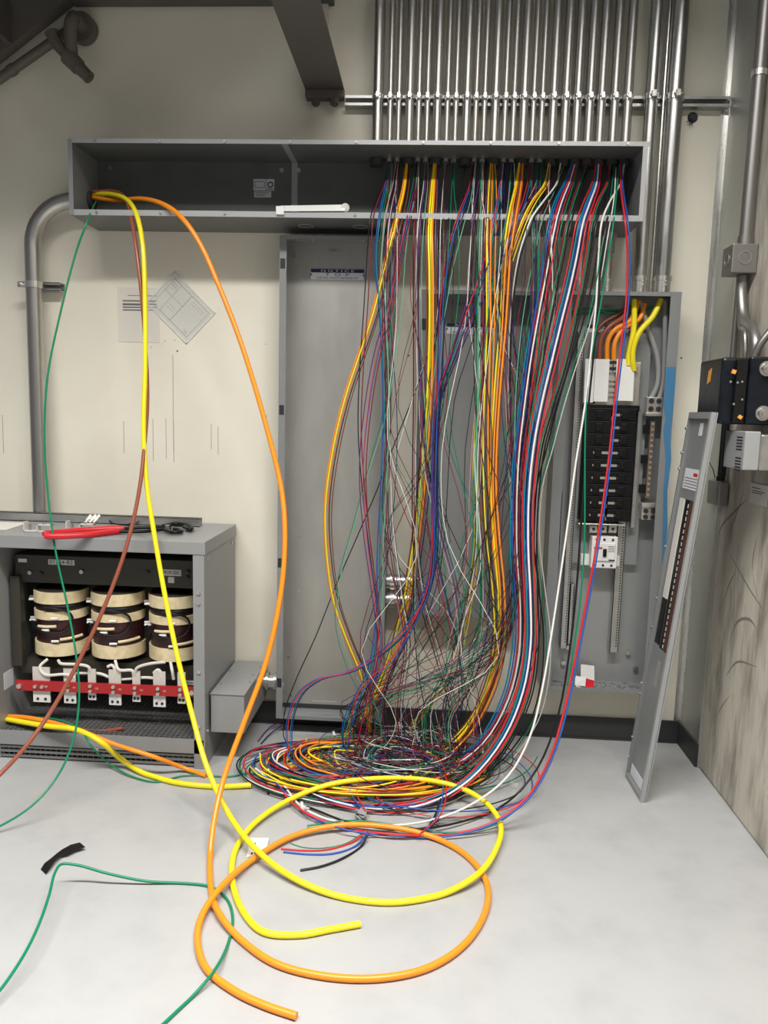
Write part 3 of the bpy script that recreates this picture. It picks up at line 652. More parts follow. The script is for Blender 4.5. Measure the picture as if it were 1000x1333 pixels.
# wall anchor and bits
p = W(902, 153, -.001)
m = MB().cyl(p, p + V((0, -.010, 0)), .024, .018, n=10)
for (dx, dz) in ((-.03, -.02), (-.018, -.035), (-.005, -.03)): m.cyl(p + V((0, -.006, -.005)), p + V((dx, -.018, dz - .005)), .004, .002, n=6)
tag(m.build('anchor_hole', 'ink'), 'dark anchor with rusty wire stubs on the wall right of the thick conduits', 'wall anchor')
m = MB()
for (px, py) in ((231, 457), (197, 452), (346, 448), (887, 466), (532, 463), (215, 444), (228, 443)):
    p = W(px, py); m.cyl(p + V((0, -.0015, 0)), p + V((0, .001, 0)), .004 if px in (231, 887, 532) else .002, n=10)
tag(m.build('trim_3', 'ink'), kind='structure')
p = W(-2, 0)
m = MB()
for (px, y0, y1) in ((225, 462, 590), (199, 545, 600), (216, 545, 597), (226, 548, 602), (275, 552, 585), (284, 555, 592), (3, 540, 590), (347, 540, 560), (161, 548, 590)):
    a, b = W(px, y0), W(px, y1); m.box(a.x - .0009, a.x + .0009, -.0006, 0, b.z, a.z)
tag(m.build('trim_4', 'print'), kind='structure')

m = MB()
xc = XR + .0075
for pts, w_ in (([(933, 705), (940, 685), (955, 668), (972, 650)], .006), ([(945, 700), (958, 672), (968, 640)], .004), ([(958, 730), (956, 790), (955, 840)], .004), ([(950, 720), (975, 765), (998, 800)], .005), ([(950, 835), (960, 810), (978, 808), (990, 830)], .006), ([(940, 790), (950, 760), (958, 745)], .004), ([(985, 700), (980, 740), (990, 790)], .007), ([(945, 880), (960, 862), (985, 868)], .004), ([(930, 960), (935, 930), (950, 905)], .003)):
    C_ = crom([X(a, b, xc) for a, b in pts], 6)
    for k in range(len(C_) - 1):
        w1, w2_ = w_ * math.sin(3.14 * (k + .3) / len(C_)), w_ * math.sin(3.14 * (k + 1.3) / len(C_))
        m.plate(C_[k] + V((0, 0, -w1)), C_[k + 1] + V((0, 0, -w2_)), C_[k + 1] + V((0, w2_, w2_)), C_[k] + V((0, w1, w1)), (.0006, 0, 0))
tag(m.build('trim_5', 'smudge'), kind='structure')
p0_, p1_ = X(940, 655, xc), X(1000, 668, xc)
# ------------------------------------------------------------------ papers on wall
a, b = W(153, 374), W(208, 446)
t = MB().box(a.x, b.x, -.002, -.0005, b.z, a.z).build('printed_notice', 'faint_paper'); tag(t, 'faint white printed sheet taped to the wall behind the yellow cable', 'paper')
m = MB()
for k, (z, x0_, x1_) in enumerate(((.10, .25, .95), (.19, .12, .95), (.205, .12, .9), (.25, .12, .92), (.262, .12, .95), (.275, .12, .6), (.31, .12, .95), (.322, .12, .7), (.36, .12, .9), (.372, .12, .6))):
    zz_ = a.z + (b.z - a.z) * (z * 1.0 + .04); w_ = b.x - a.x
    m.box(a.x + w_ * x0_, a.x + w_ * x1_, -.0026, -.002, zz_ - .003, zz_)
m.build('print', 'print', t)
c4 = [W(228, 354), W(280, 407), W(241, 451), W(193, 392)]
ctr = sum(c4, V()) / 4
ux = (c4[1] - c4[0]).normalized(); uz = (c4[0] - c4[3]).normalized(); uz = (uz - ux * uz.dot(ux)).normalized()
w_, h_ = ((c4[1] - c4[0]).length + (c4[2] - c4[3]).length) / 2, ((c4[0] - c4[3]).length + (c4[1] - c4[2]).length) / 2
def sp(u, v, y): q = ctr + ux * (u * w_) + uz * (v * h_); return V((q.x, y, q.z))
def sq(m, u0, u1, v0, v1, y0, y1): m.plate(sp(u0, v0, y0), sp(u1, v0, y0), sp(u1, v1, y0), sp(u0, v1, y0), (0, y1 - y0, 0))
t = thing('plastic_sleeve', ctr, 'tilted plastic sleeve with a printed plan hanging on the wall', 'document sleeve')
m = MB(); sq(m, -.46, .46, -.44, .44, -.0015, -.0005); m.build('drawing_sheet', 'paper', t); 
m = MB()
for (a_, b_, c_, d_) in ((-.42, .42, .38, .39), (-.42, .42, -.39, -.38), (-.42, -.415, -.39, .39), (.415, .42, -.39, .39), (.0, .008, -.38, .38), (-.42, .0, .05, .057), (-.25, -.245, -.38, .38), (.08, .36, .30, .305), (.08, .36, .24, .245), (-.2, -.05, -.2, -.195), (-.2, -.05, -.12, -.115), (.3, .38, -.33, -.32), (.3, .38, -.29, -.285), (-.40, -.27, .30, .31), (-.40, -.27, .24, .25), (-.40, -.27, .18, .185)):
    sq(m, a_, b_, c_, d_, -.0020, -.0015)
m.build('plan_lines', 'print', t)
m = MB(); sq(m, -.5, .5, -.5, .5, -.0050, -.0044); m.build('clear_cover', 'plastic', t)
m = MB(); sq(m, -.5, .5, .485, .5, -.006, -.0005); sq(m, -.5, .5, -.5, -.485, -.006, -.0005); sq(m, -.5, -.485, -.5, .5, -.006, -.0005); sq(m, .485, .5, -.5, .5, -.006, -.0005); m.build('sleeve_edge', 'labelwhite', t)

# ------------------------------------------------------------------ transformer
FX = -.948; FY = -.556; ZT = 1.030; ZLp = .972
t = xf = thing('transformer', (-1.5, -.3, 0), 'open grey transformer enclosure with three coils at the lower left', 'transformer')
MB().box(-2.35, FX, FY, -.02, ZLp, ZT).build('top_cover', 'xf_grey', xf, bevel=.003)
MB().box(FX - .012, FX - .006, FY + .01, -.02, .002, ZLp).box(FX - .055, FX - .006, FY + .004, FY + .010, .002, ZLp).build('side_panel', 'xf_grey', xf)
MB().box(-1.905, -1.899, FY + .01, -.02, .002, ZLp).box(-1.96, -1.905, FY + .004, FY + .010, .002, ZLp).build('side_panel', 'xf_grey', xf)
MB().box(-2.34, -1.96, FY + .006, -.02, .002, ZLp).build('side_cabinet', 'xf_grey', xf)
MB().box(-1.899, FX - .012, -.030, -.024, .002, ZLp).build('back_panel', 'dark', xf)
for z in (.905, .86, .55, .30, .10):
    for xx in (FX - .030,):
        MB().cyl((xx, FY - .003, z - .1), (xx, FY + .004, z - .1), .008, n=12).build('screw', 'steel', xf)
for (y, z) in ((FY + .04, .95), (-.10, .95), (FY + .05, .16), (-.1, .14)):
    MB().cyl((FX - .006, y, z), (FX + .0, y, z), .007, n=10).build('screw', 'steel', xf)
# upper core yoke
yz0, yz1 = W(140, 762, -.42).z, W(140, 726, -.42).z
yk2 = MB().box(-1.87, -1.0, -.42, -.18, yz0, yz1).build('core_yoke', 'core', xf, bevel=.003)
for (px, py) in ((78, 737), (40, 745), (107, 744), (192, 745), (245, 745), (54, 747), (244, 752)):
    p = W(px, py, -.42); MB().cyl(p, p + V((0, -.012, 0)), .010, n=6, smooth=False).build('bolt', 'steel' if px in (40, 107) else 'core', yk2)
for (xa, ya_, xb_, yb_, s) in ((63, 728, 97, 736, '01754-B2'), (212, 741, 236, 750, 'MGM-200C'), (219, 751, 227, 759, ''), (24, 727, 35, 732, '')):
    p, q = W(xa, ya_, -.421), W(xb_, yb_, -.421)
    l = MB().box(p.x, q.x, -.423, -.420, q.z, p.z).build('label', 'paper', yk2)
    if s: text(s, .024, ((p.x + q.x) / 2, -.4236, (p.z + q.z) / 2), 'ink', l, width=(q.x - p.x) * .9)
MB().box(-1.885, -1.84, -.44, -.40, .40, yz0 + .03).build('core_clamp', 'core', xf)
MB().box(-1.03, -.985, -.44, -.40, .40, yz0 + .03).build('core_clamp', 'core', xf)
MB().box(-1.87, -1.0, -.30, -.20, .28, yz0).build('core_leg', 'dark', xf)
# coils
CC = [W(77, 810, -.36).x, W(151, 810, -.36).x, W(226, 810, -.36).x]
cz1, cz0 = W(150, 775, -.44).z, W(150, 858, -.44).z
hh = cz1 - cz0
for i, x in enumerate(CC):
    rC = .120
    co = MB().lathe((x, -.325, cz0), [(rC - .006, .0), (rC - .006, hh)], 40).build('coil', 'winding', xf)
    tag(co, ('left', 'middle', 'right')[i] + ' winding wrapped in cream tape')
    for (f0, f1, e) in ((.82, 1.0, .002), (.57, .70, .001), (0, .20, .002)):
        MB().lathe((x, -.325, cz0), [(rC + e, hh * f0), (rC + e, hh * f1)], 40).build('tape_band', 'cream', co)
    MB().lathe((x, -.325, cz0), [(rC - .004, hh * .73), (rC - .001, hh * .745), (rC - .001, hh * .775), (rC - .004, hh * .79)], 40).build('winding_band', 'black', co)
    MB().lathe((x, -.325, cz1), [(rC - .008, 0), (rC - .008, .002)], 40).build('coil_end', 'dark', co)
    m = MB()
    for k in range(8): m.ring((x, -.325, cz1 + .001), (0, 0, 1), rC - .008 - k * .012, rC - .014 - k * .012, .004, 32)
    m.build('winding_layer', 'core', co)
    for (a0, z_, l) in ((-120, .46, .9), (-70, .27, 1.0)):
        pts = [V((x + (rC + .003) * math.cos(R(a0 + 8 * q * l)), -.325 + (rC + .003) * math.sin(R(a0 + 8 * q * l)), cz0 + hh * z_ + .001 * q)) for q in range(7)]
        MB().tube(pts, .007, 8).build('tie_tape', 'cream', co)
    for (a0, z_) in ((-165, .86), (-150, .84), (-165, .52), (-155, .50), (-100, .41), (-80, .245), (-80, .60)):
        p = V((x + (rC + .006) * math.cos(R(a0)), -.325 + (rC + .006) * math.sin(R(a0)), cz0 + hh * z_))
        MB().cyl(p + V((-.015, 0, 0)), p + V((.018, 0, .002)), .006, n=8).build('terminal', 'white', co)
    pts = [V((x + (rC + .012) * math.cos(R(a)), -.325 + (rC + .012) * math.sin(R(a)), cz0 + hh * z)) for a, z in ((-150, .50), (-120, .44), (-90, .38), (-60, .40), (-45, .52), (-50, .68), (-75, .76), (-100, .775))]
    MB().tube(crom(pts), .005, 8).build('jumper', 'black', co)
# lower core + white leads
MB().box(-1.87, -1.0, -.40, -.2, cz0 - .10, cz0 - .03).build('core_yoke', 'core', xf)
def wl(pts, r, nm, m_, par): return MB().tube(crom([W(a, b, y) for a, b, y in pts]), r, 8).build(nm, m_, par)
for pts in ([(62, 858, -.44), (52, 868, -.47), (58, 878, -.48), (85, 878, -.48), (98, 882, -.47)],
            [(76, 860, -.44), (80, 864, -.48), (100, 865, -.48), (115, 868, -.48), (118, 876, -.47)],
            [(150, 860, -.44), (155, 872, -.48), (172, 873, -.48), (174, 880, -.47)],
            [(215, 862, -.44), (195, 864, -.48), (178, 870, -.48), (176, 880, -.47)],
            [(100, 876, -.46), (130, 877, -.46), (150, 884, -.46), (190, 882, -.46), (215, 885, -.46)],
            [(140, 868, -.47), (146, 866, -.47), (150, 874, -.47), (146, 882, -.47)],
            [(200, 876, -.47), (206, 872, -.47), (210, 878, -.47), (206, 884, -.47)],
            [(222, 862, -.44), (224, 872, -.48), (226, 884, -.47)]):
    wl(pts, .0070, 'coil_lead', 'paper', xf)
# red bus bar
p, q = W(20, 886, -.49), W(256, 907, -.49)
rb = MB().plate((p.x, -.49, p.z - .045), (q.x, -.49, q.z - .003), (q.x, -.49, q.z + .042), (p.x, -.49, p.z), (0, .014, 0)).build('terminal_board', 'redbar', xf)
def zr(x): k = (x - p.x) / (q.x - p.x); return (p.z - .0225) * (1 - k) + (q.z + .02) * k
for i, px in enumerate((52, 89, 118, 148, 176, 206, 235)):
    x = W(px, 895, -.49).x; w_ = (.040 if i in (0,) else (.028 if i in (1, 3, 5) else .018)); z = zr(x)
    dz = .080 if i in (0, 1, 3, 5) else .060
    tb = MB().box(x - w_, x + w_, -.476, -.470, z - dz, z + .085).build('terminal_bar', 'offwhite', xf)
    MB().box(x - w_, x + w_, -.477, -.4765, z - dz, z - .024).build('terminal_end', 'white', tb)
    for sx in ((-w_ * .45, w_ * .45)): MB().cyl((x + sx, -.479, z - dz + .016), (x + sx, -.477, z - dz + .016), .0065, n=10).build('bolt_hole', 'ink', tb)
    for (sx, sz) in (((-.02, 0), (.012, 0)) if i == 0 else ((0, .012), (0, -.012))):
        MB().cyl((x + sx, -.500, z + sz), (x + sx, -.490, z + sz), .008, n=12).build('screw', 'lug', rb)
    text('X' + str(i), .012, (x + .028, -.4905, z), 'cream', rb)
for x in (p.x + .02, q.x - .02): MB().cyl((x, -.502, zr(x)), (x, -.490, zr(x)), .011, n=14).build('bolt', 'lug', rb)
p = W(248, 889, -.44); l = MB().box(p.x - .022, p.x + .022, -.44, -.437, p.z - .01, p.z + .01).build('label', 'labelwhite', xf); text('X-23C', .013, (p.x, -.4405, p.z), 'ink', l)
# mesh shelf, rail, louvred base
zr0, zr1 = .070, .135
MB().box(-1.899, FX - .012, FY + .004, FY + .010, zr0, zr1).build('bottom_rail', 'xf_grey', xf)
m = MB()
for k in range(30):
    y = FY + .012 + k * .0172; m.box(-1.899, FX - .013, y, y + .003, zr1 - .002, zr1 + .002)
for k in range(40):
    x = -1.89 + k * .0232
    m.box(x, x + .004, FY + .012, -.03, zr1 - .003, zr1 + .001)
m.build('mesh_shelf', 'mesh', xf)
m = MB()
for k in range(3): m.box(-1.899, FX - .013, FY + .012, FY + .020, .008 + k * .022, .017 + k * .022)
for k in range(38): m.box(-1.89 + k * .0245, -1.887 + k * .0245, FY + .02, FY + .023, .004, .070)
m.build('base_grille', 'mesh', xf)
MB().box(-1.899, FX - .013, FY + .03, -.03, .004, .010).build('base_pan', 'dark', xf)
MB().cyl(W(127, 975, FY + .002), W(127, 975, FY + .002) + V((0, -.006, 0)), .008).build('screw', 'steel', xf)
p = X(4, 880, -1.899); MB().box(-1.899, -1.8975, FY + .06, FY + .14, .30, .38).build('warning_label', 'labelwhite', xf)

# box at right of transformer
wx0, wx1, wz0, wz1, wy = -.942, -.790, .152, .331, -.50
t = thing('wire_box', ((wx0 + wx1) / 2, wy / 2, wz0), 'plain grey steel wireway box between the transformer and the tall cabinet', 'wireway box')
MB().box(wx0, wx1, wy, -.022, wz0, wz1).build('body', 'xf_grey', t, bevel=.003)
MB().box(wx0 - .002, wx1 + .002, wy - .004, -.05, wz1, wz1 + .003).build('lid', 'xf_grey', t)
for (x, y) in ((wx0 + .012, -.38), (wx0 + .012, -.2), (wx1 - .012, -.34), (wx1 - .02, -.24), (wx1 - .012, -.12)):
    MB().cyl((x, y, wz1 + .003), (x, y, wz1 + .008), .005, n=8).build('screw', 'steel', t)
t = thing('box_connector', (-.75, -.085, .24), 'round pipe connector joining the wireway box to the tall cabinet', 'connector')
MB().cyl((wx1 + .001, -.085, .25), (LX0 - .001, -.085, .25), .034, n=24).build('pipe', 'galv_bright', t)
MB().ring((wx1 + .012, -.085, .25), (1, 0, 0), .046, .034, .014).ring((LX0 - .022, -.085, .25), (1, 0, 0), .046, .034, .014).build('locknut', 'galv', t)
t = MB().ring((LX0 + .004, -.085, .25), (1, 0, 0), .046, .036, .016).build('locknut', 'galv_bright'); tag(t, 'round locknut ring on the inner left side of the tall cabinet near its bottom', 'locknut')

# ------------------------------------------------------------------ things on the transformer
zt = ZT
yb_ = F(130, 676, zt + .03).y
yb_ = max(min(yb_, -.06), -.16)
m = MB(); xa, xb_ = -2.3, W(260, 680, yb_).x
for (y0, y1, z0_, z1_) in ((yb_, yb_ + .041, .001, .004), (yb_, yb_ + .003, .001, .042), (yb_ + .038, yb_ + .041, .001, .042), (yb_, yb_ + .010, .039, .042), (yb_ + .031, yb_ + .041, .039, .042)):
    m.box(xa, xb_, y0, y1, zt + z0_, zt + z1_)
tag(m.build('loose_strut', 'galv'), 'loose length of galvanised strut channel lying on top of the transformer', 'strut channel')
def blk(px, py): return F(px, py, zt)
for i, (px, lab) in enumerate(((50, 'left steel beam clamp lying on the transformer behind the red handles'), (105, 'steel clamp piled with silver fittings on the transformer, in the middle'))):
    p = blk(px, 693 if i == 0 else 692)
    t = thing('beam_clamp', (p.x, p.y, zt), lab, 'clamp')
    m = MB().box(p.x - .07, p.x + .06, p.y, p.y + .035, zt + .001, zt + .006).box(p.x - .07, p.x - .064, p.y, p.y + .035, zt + .001, zt + .045).box(p.x - .01, p.x + .06, p.y, p.y + .03, zt + .03, zt + .035).box(p.x - .01, p.x - .004, p.y, p.y + .03, zt + .001, zt + .035).box(p.x + .054, p.x + .06, p.y, p.y + .03, zt + .001, zt + .035)
    m.build('body', 'offwhite', t, bevel=.001)
    MB().cyl((p.x + .02, p.y + .015, zt + .035), (p.x + .02, p.y + .015, zt + .042), .010, n=6, smooth=False).cyl((p.x - .045, p.y + .015, zt + .006), (p.x - .045, p.y + .015, zt + .035), .006, n=8).build('bolt', 'steel', t)
for k, (px, dx) in enumerate(((112, 0), (118, 0), (123, 0))):
    p = blk(px, 690); x = p.x
    m = MB().cyl((x, p.y + .01, zt + .040), (x + .012, p.y + .03, zt + .062), .012, n=14).cyl((x - .005, p.y + .002, zt + .033), (x, p.y + .01, zt + .040), .008, n=12)
    tag(m.build('pipe_fitting', 'lug'), 'tiny silver pipe fitting on the middle clamp, ' + ('leftmost', 'middle one', 'rightmost')[k] + ' of three', 'fitting', 'silver fittings')
pl = [F(px, py, zt + .012) for px, py in ((165, 683), (180, 679), (172, 686), (150, 682), (143, 679), (160, 676), (175, 678), (178, 683))]
cable('black_lead', [q + V((0, 0, .004 * (i % 3))) for i, q in enumerate(pl)], .0035, 'black', 'small black looped lead on the transformer by the cutter jaws', 'wire', n=8)
# cable cutter
t = thing('cable_cutter', F(150, 700, zt), 'long cable cutter with red grips and black jaws on the transformer', 'cable cutter')
def fz(pts, z=.018): return [F(px, py, zt + z + 0 * k) for k, (px, py) in enumerate(pts)]
MB().tube(crom(fz([(56, 695), (75, 693), (110, 690), (150, 688), (162, 688)])), [.010] + [.013] * 22 + [.010, .009], 12).build('grip', 'redgrip', t)
MB().tube(crom(fz([(58, 698), (80, 698), (115, 696), (148, 692), (158, 691)], .015)), [.010] + [.013] * 22 + [.010, .009], 12).build('grip', 'redgrip', t)
MB().tube(crom(fz([(160, 688), (185, 687), (210, 686), (222, 685)], .016)), .008, 8).build('arm', 'black', t)
MB().tube(crom(fz([(156, 692), (185, 692), (205, 690), (222, 688)], .014)), .008, 8).build('arm', 'black', t)
a, b = F(205, 688, zt + .01), F(250, 687, zt + .01)
MB().tube(crom(fz([(215, 690), (226, 693), (236, 692), (234, 690), (226, 689)], .014)), .009, 8).build('jaw', 'black', t)
MB().tube(crom(fz([(212, 685), (228, 682), (240, 683), (250, 687), (247, 689), (240, 686)], .016)), .010, 8).build('jaw', 'black', t)
p = F(218, 687, zt + .02); MB().cyl(p + V((0, 0, -.015)), p + V((0, 0, .012)), .011, n=14).build('pivot', 'steel', t)
a, b = F(0, 690, zt), F(34, 682, zt)
tag(MB().plate((a.x - .15, a.y - .01, zt + .001), (a.x + .03, a.y, zt + .001), (b.x, b.y + .03, zt + .001), (a.x - .15, b.y + .03, zt + .001), (0, 0, .0012)).build('paper_sheet', 'paper'), 'white sheet of paper on the transformer at the left picture edge', 'paper')

# ------------------------------------------------------------------ big feeders
def feeder(name, spec, r, m, label, n=12, k=7, flat=None):
    """spec: (px,py,y) hanging, (px,py,'f') on the floor, (px,py,'z',z) at height z"""
    P = []
    for s in spec:
        if s[2] == 'f': P.append(F(s[0], s[1], r + (s[3] if len(s) > 3 else 0)))
        else: P.append(W(*s))
    C_ = crom(P, k)
    for q in C_: q.z = max(q.z, r + .0005)
    o = MB().tube(C_, r, n).build(name, m)
    return tag(o, label, 'cable'), C_
GB = 'heavy feeder cables from the trough'
hx, hy = -1.60, -.10
st = [V((TX0 + .004, -.10, ze + .01))]
o, _ = feeder('feeder_cable', [(121, 257, -.10), (150, 261, -.13), (185, 259, -.22), (215, 267, -.32), (240, 287, -.40), (262, 320, -.43), (285, 372, -.46), (315, 450, -.50), (348, 560, -.55), (367, 640, -.60), (371, 700, -.66), (366, 770, -.72), (347, 860, -.80), (318, 940, -.90), (291, 1015, -1.02), (277, 1080, -1.16), (273, 1140, -1.30), (283, 1185, 'f', .012), (312, 1222, 'f'), (360, 1255, 'f'), (430, 1272, 'f'), (500, 1273, 'f'), (560, 1259, 'f'), (608, 1226, 'f'), (634, 1180, 'f'), (632, 1145, 'f'), (605, 1112, 'f'), (565, 1090, 'f', .005), (510, 1077, 'f', .02), (445, 1074, 'f', .02), (385, 1087, 'f', .01), (330, 1118, 'f', .008), (285, 1158, 'f', .024), (263, 1192, 'f', .010), (257, 1222, 'f'), (268, 1260, 'f'), (305, 1290, 'f'), (345, 1309, 'f'), (386, 1323, 'f')], .0105, 'w_orange', 'long orange cable from the left trough end, looping widest on the floor'); o['group'] = GB
o, _ = feeder('feeder_cable', [(121, 252, -.10), (145, 253, -.14), (165, 260, -.22), (178, 280, -.32), (186, 320, -.38), (189, 400, -.42), (189, 480, -.46), (187, 560, -.50), (191, 630, -.54), (200, 690, -.58), (212, 760, -.64), (230, 850, -.74), (250, 930, -.84), (270, 1000, -.96), (298, 1060, -1.06), (340, 1112, 'f', .035), (390, 1147, 'f', .012), (450, 1169, 'f'), (510, 1175, 'f'), (570, 1166, 'f'), (620, 1140, 'f', .022), (646, 1105, 'f', .02), (652, 1075, 'f', .03), (636, 1048, 'f', .04), (605, 1028, 'f', .055), (560, 1016, 'f', .06), (500, 1013, 'f', .06), (430, 1021, 'f', .05), (375, 1042, 'f', .02), (330, 1073, 'f', .01), (306, 1108, 'f'), (303, 1150, 'f'), (320, 1192, 'f'), (345, 1214, 'f'), (390, 1217, 'f'), (430, 1210, 'f'), (469, 1203, 'f')], .0105, 'w_yellow', 'long bright yellow cable from the left trough end, coiled on the floor'); o['group'] = GB
o, _ = feeder('feeder_cable', [(121, 250, -.11), (148, 249, -.13), (163, 258, -.2), (170, 280, -.29), (177, 320, -.36), (184, 380, -.40), (190, 460, -.42), (192, 520, -.46), (189, 570, -.50), (181, 640, -.58), (165, 710, -.66), (140, 780, -.74), (108, 850, -.82), (70, 920, -.92), (35, 970, -1.02), (0, 1008, -1.10), (-40, 1045, -1.2)], .0085, 'w_redbrown', 'long brown cable hanging from the left trough end past the transformer'); o['group'] = GB
o, _ = feeder('ground_wire', [(125, 262, -.10), (115, 285, -.33), (100, 325, -.36), (78, 410, -.42), (62, 490, -.48), (58, 560, -.52), (62, 640, -.56), (72, 715, -.62), (88, 790, -.68), (100, 860, -.76), (103, 910, -.82), (95, 965, -.90), (75, 1010, -.98), (40, 1050, -1.08), (-10, 1080, -1.16), (-40, 1090, -1.2)], .0045, 'w_green', 'green wire hanging from the left trough end over the transformer to the floor'); o['group'] = GB
tag(MB().ring((TX0 + .003, -.10, ze), (1, 0, 0), .042, .034, .014).build('bushing', 'bushing'), 'dark bushing where the heavy cables enter the left trough end', 'bushing')
# cables out of the transformer side
GS = 'cables coming out of the transformer'
o, _ = feeder('stub_cable', [(6, 936, -.48), (30, 940, -.53), (60, 945, -.58), (100, 950, -.62), (130, 965, -.66), (160, 990, 'f', .03), (190, 1008, 'f'), (230, 1019, 'f'), (280, 1024, 'f'), (327, 1022, 'f', .004)], .0115, 'w_yellow', 'short yellow cable snaking out of the transformer onto the floor'); o['group'] = GS
o, _ = feeder('stub_cable', [(7, 932, -.46), (35, 934, -.52), (70, 941, -.58), (110, 953, -.62), (150, 969, -.64), (200, 985, -.66), (240, 1000, 'f', .012), (268, 1010, 'f')], .0095, 'w_orange', 'short orange cable coming out of the transformer, ending on the floor'); o['group'] = GS
o, _ = feeder('stub_cable', [(7, 934, -.44), (50, 938, -.50), (90, 946, -.50), (120, 952, -.50), (140, 951, -.50), (160, 948, -.50)], .0085, 'w_redbrown', 'short brown cable end sticking out over the transformer shelf'); o['group'] = GS
o, _ = feeder('ground_wire', [(8, 938, -.45), (40, 934, -.52), (80, 938, -.58), (105, 950, -.62), (118, 970, -.68), (140, 992, 'f', .03), (170, 1010, 'f', .006), (205, 1018, 'f'), (240, 1010, 'f'), (300, 1011, 'f'), (325, 1007, 'f'), (342, 1014, 'f'), (349, 1032, 'f')], .004, 'w_green', 'green wire from the transformer running along the floor to a taped black end'); o['group'] = GS
o, _ = feeder('ground_wire', [(349, 1024, 'f', .001), (349.5, 1033, 'f', .001)], .0048, 'black', 'black taped tip of the green wire on the floor')
MB().cyl(V((W(82, 950, -.50).x, -.50, .002)), V((W(82, 950, -.50).x, -.50, W(82, 948, -.50).z)), .008).build('drop_cable', 'w_redbrown', xf)
# green floor wire
feeder('ground_wire', [(-30, 1320, 'f', .02), (0, 1289, 'f', .03), (30, 1245, 'f', .05), (50, 1205, 'f', .06), (64, 1165, 'f', .07), (72, 1135, 'f', .08), (80, 1125, 'f', .08), (100, 1126, 'f', .07), (140, 1137, 'f', .04), (190, 1147, 'f', .01), (240, 1150, 'f', .0), (275, 1155, 'f', .0), (295, 1170, 'f'), (303, 1195, 'f'), (298, 1225, 'f'), (278, 1265, 'f', .02), (245, 1303, 'f'), (205, 1340, 'f'), (180, 1360, 'f')], .0045, 'w_green', 'green wire lying in a wide arc on the floor at the lower left')
# black tape scrap
m = MB(); T_ = [(53, 1132, .0), (58, 1124, .010), (66, 1118, .012), (73, 1112, .012), (81, 1106, .010), (92, 1100, .012), (104, 1097, .010)]
for (a1, b1, z1_), (a2, b2, z2_) in zip(T_, T_[1:]):
    A, B = F(a1, b1, z1_ + .001), F(a2, b2, z2_ + .001); A2, B2_ = F(a1 + 7, b1 + (1 if 60 < a1 < 78 else 6), z1_ + .004), F(a2 + 7, b2 + (1 if 60 < a2 < 78 else 6), z2_ + .004)
    m.plate(A, B, B2_, A2, (0, 0, .0015))
tag(m.build('tape_scrap', 'black'), 'twisted scrap of black tape on the floor', 'tape')
# white tag
a, b, c_, d_ = F(321, 1116, .002), F(346, 1113, .002), F(350, 1091, .012), F(326, 1091, .012)
t = MB().plate(a, b, c_, d_, (0, 0, .001)).build('cable_tag', 'white'); tag(t, 'white printed tag under the crossing yellow and orange cables', 'tag')
m = MB()
def tg(u, v): return a + (b - a) * u + (d_ - a) * v + V((0, 0, .0012))
for (u0, u1_, v0_, v1_) in ((.6, .88, .55, .62), (.6, .88, .66, .72), (.6, .88, .76, .82), (.3, .36, .4, .7), (.2, .3, .1, .2), (.36, .46, .1, .2)): m.plate(tg(u0, v0_), tg(u1_, v0_), tg(u1_, v1_), tg(u0, v1_), (0, 0, .0004))
m.build('print', 'ink', t)

# ------------------------------------------------------------------ the curtain of wires
def wob(rn, amp):
    a = [(rn.uniform(.5, 1), rn.uniform(.004, .012), rn.uniform(0, 6.3)) for _ in range(2)]
    return lambda y: amp * sum(k * math.sin(w_ * y + ph) for k, w_, ph in a)
stack = [0]
def ypos(py, yl, pl_):
    if py < 222: return -.098 - .02 * max(0, (py - 212) / 10)
    if py < 285: s = (py - 222) / 63; return -.118 + (-.318 + .118) * (s * s * (3 - 2 * s))
    s = min(1, (py - 285) / (pl_ - 285)); return -.330 + (yl + .330) * s ** 1.7
def coil(P, cx_, cy_, rx, ry, turns, rn, zb, dirn=-1, drift=.12, r=.003):
    p = P[-1]; ux_, uy_ = (p.x - cx_) / rx, (p.y - cy_) / ry
    k0 = max(.2, math.hypot(ux_, uy_)); t0 = math.atan2(uy_, ux_); k1 = rn.uniform(.74, 1.0)
    n = int(turns * 14) + 3; ph = rn.uniform(0, 6.3)
    for i in range(1, n):
        s = i / 14; t_ = t0 + dirn * 2 * math.pi * s; k = k0 + (k1 - k0) * min(1, s * 1.6) + drift * .4 * math.sin(1.3 * s * 6.28 + ph) * min(1, s)
        P.append(V((cx_ + rx * k * math.cos(t_), min(-.165, cy_ + ry * k * math.sin(t_)), r + max(0, zb + .014 * math.sin(2.1 * s * 6.28 + ph)))))
    return P
WN = [0]; used = {}
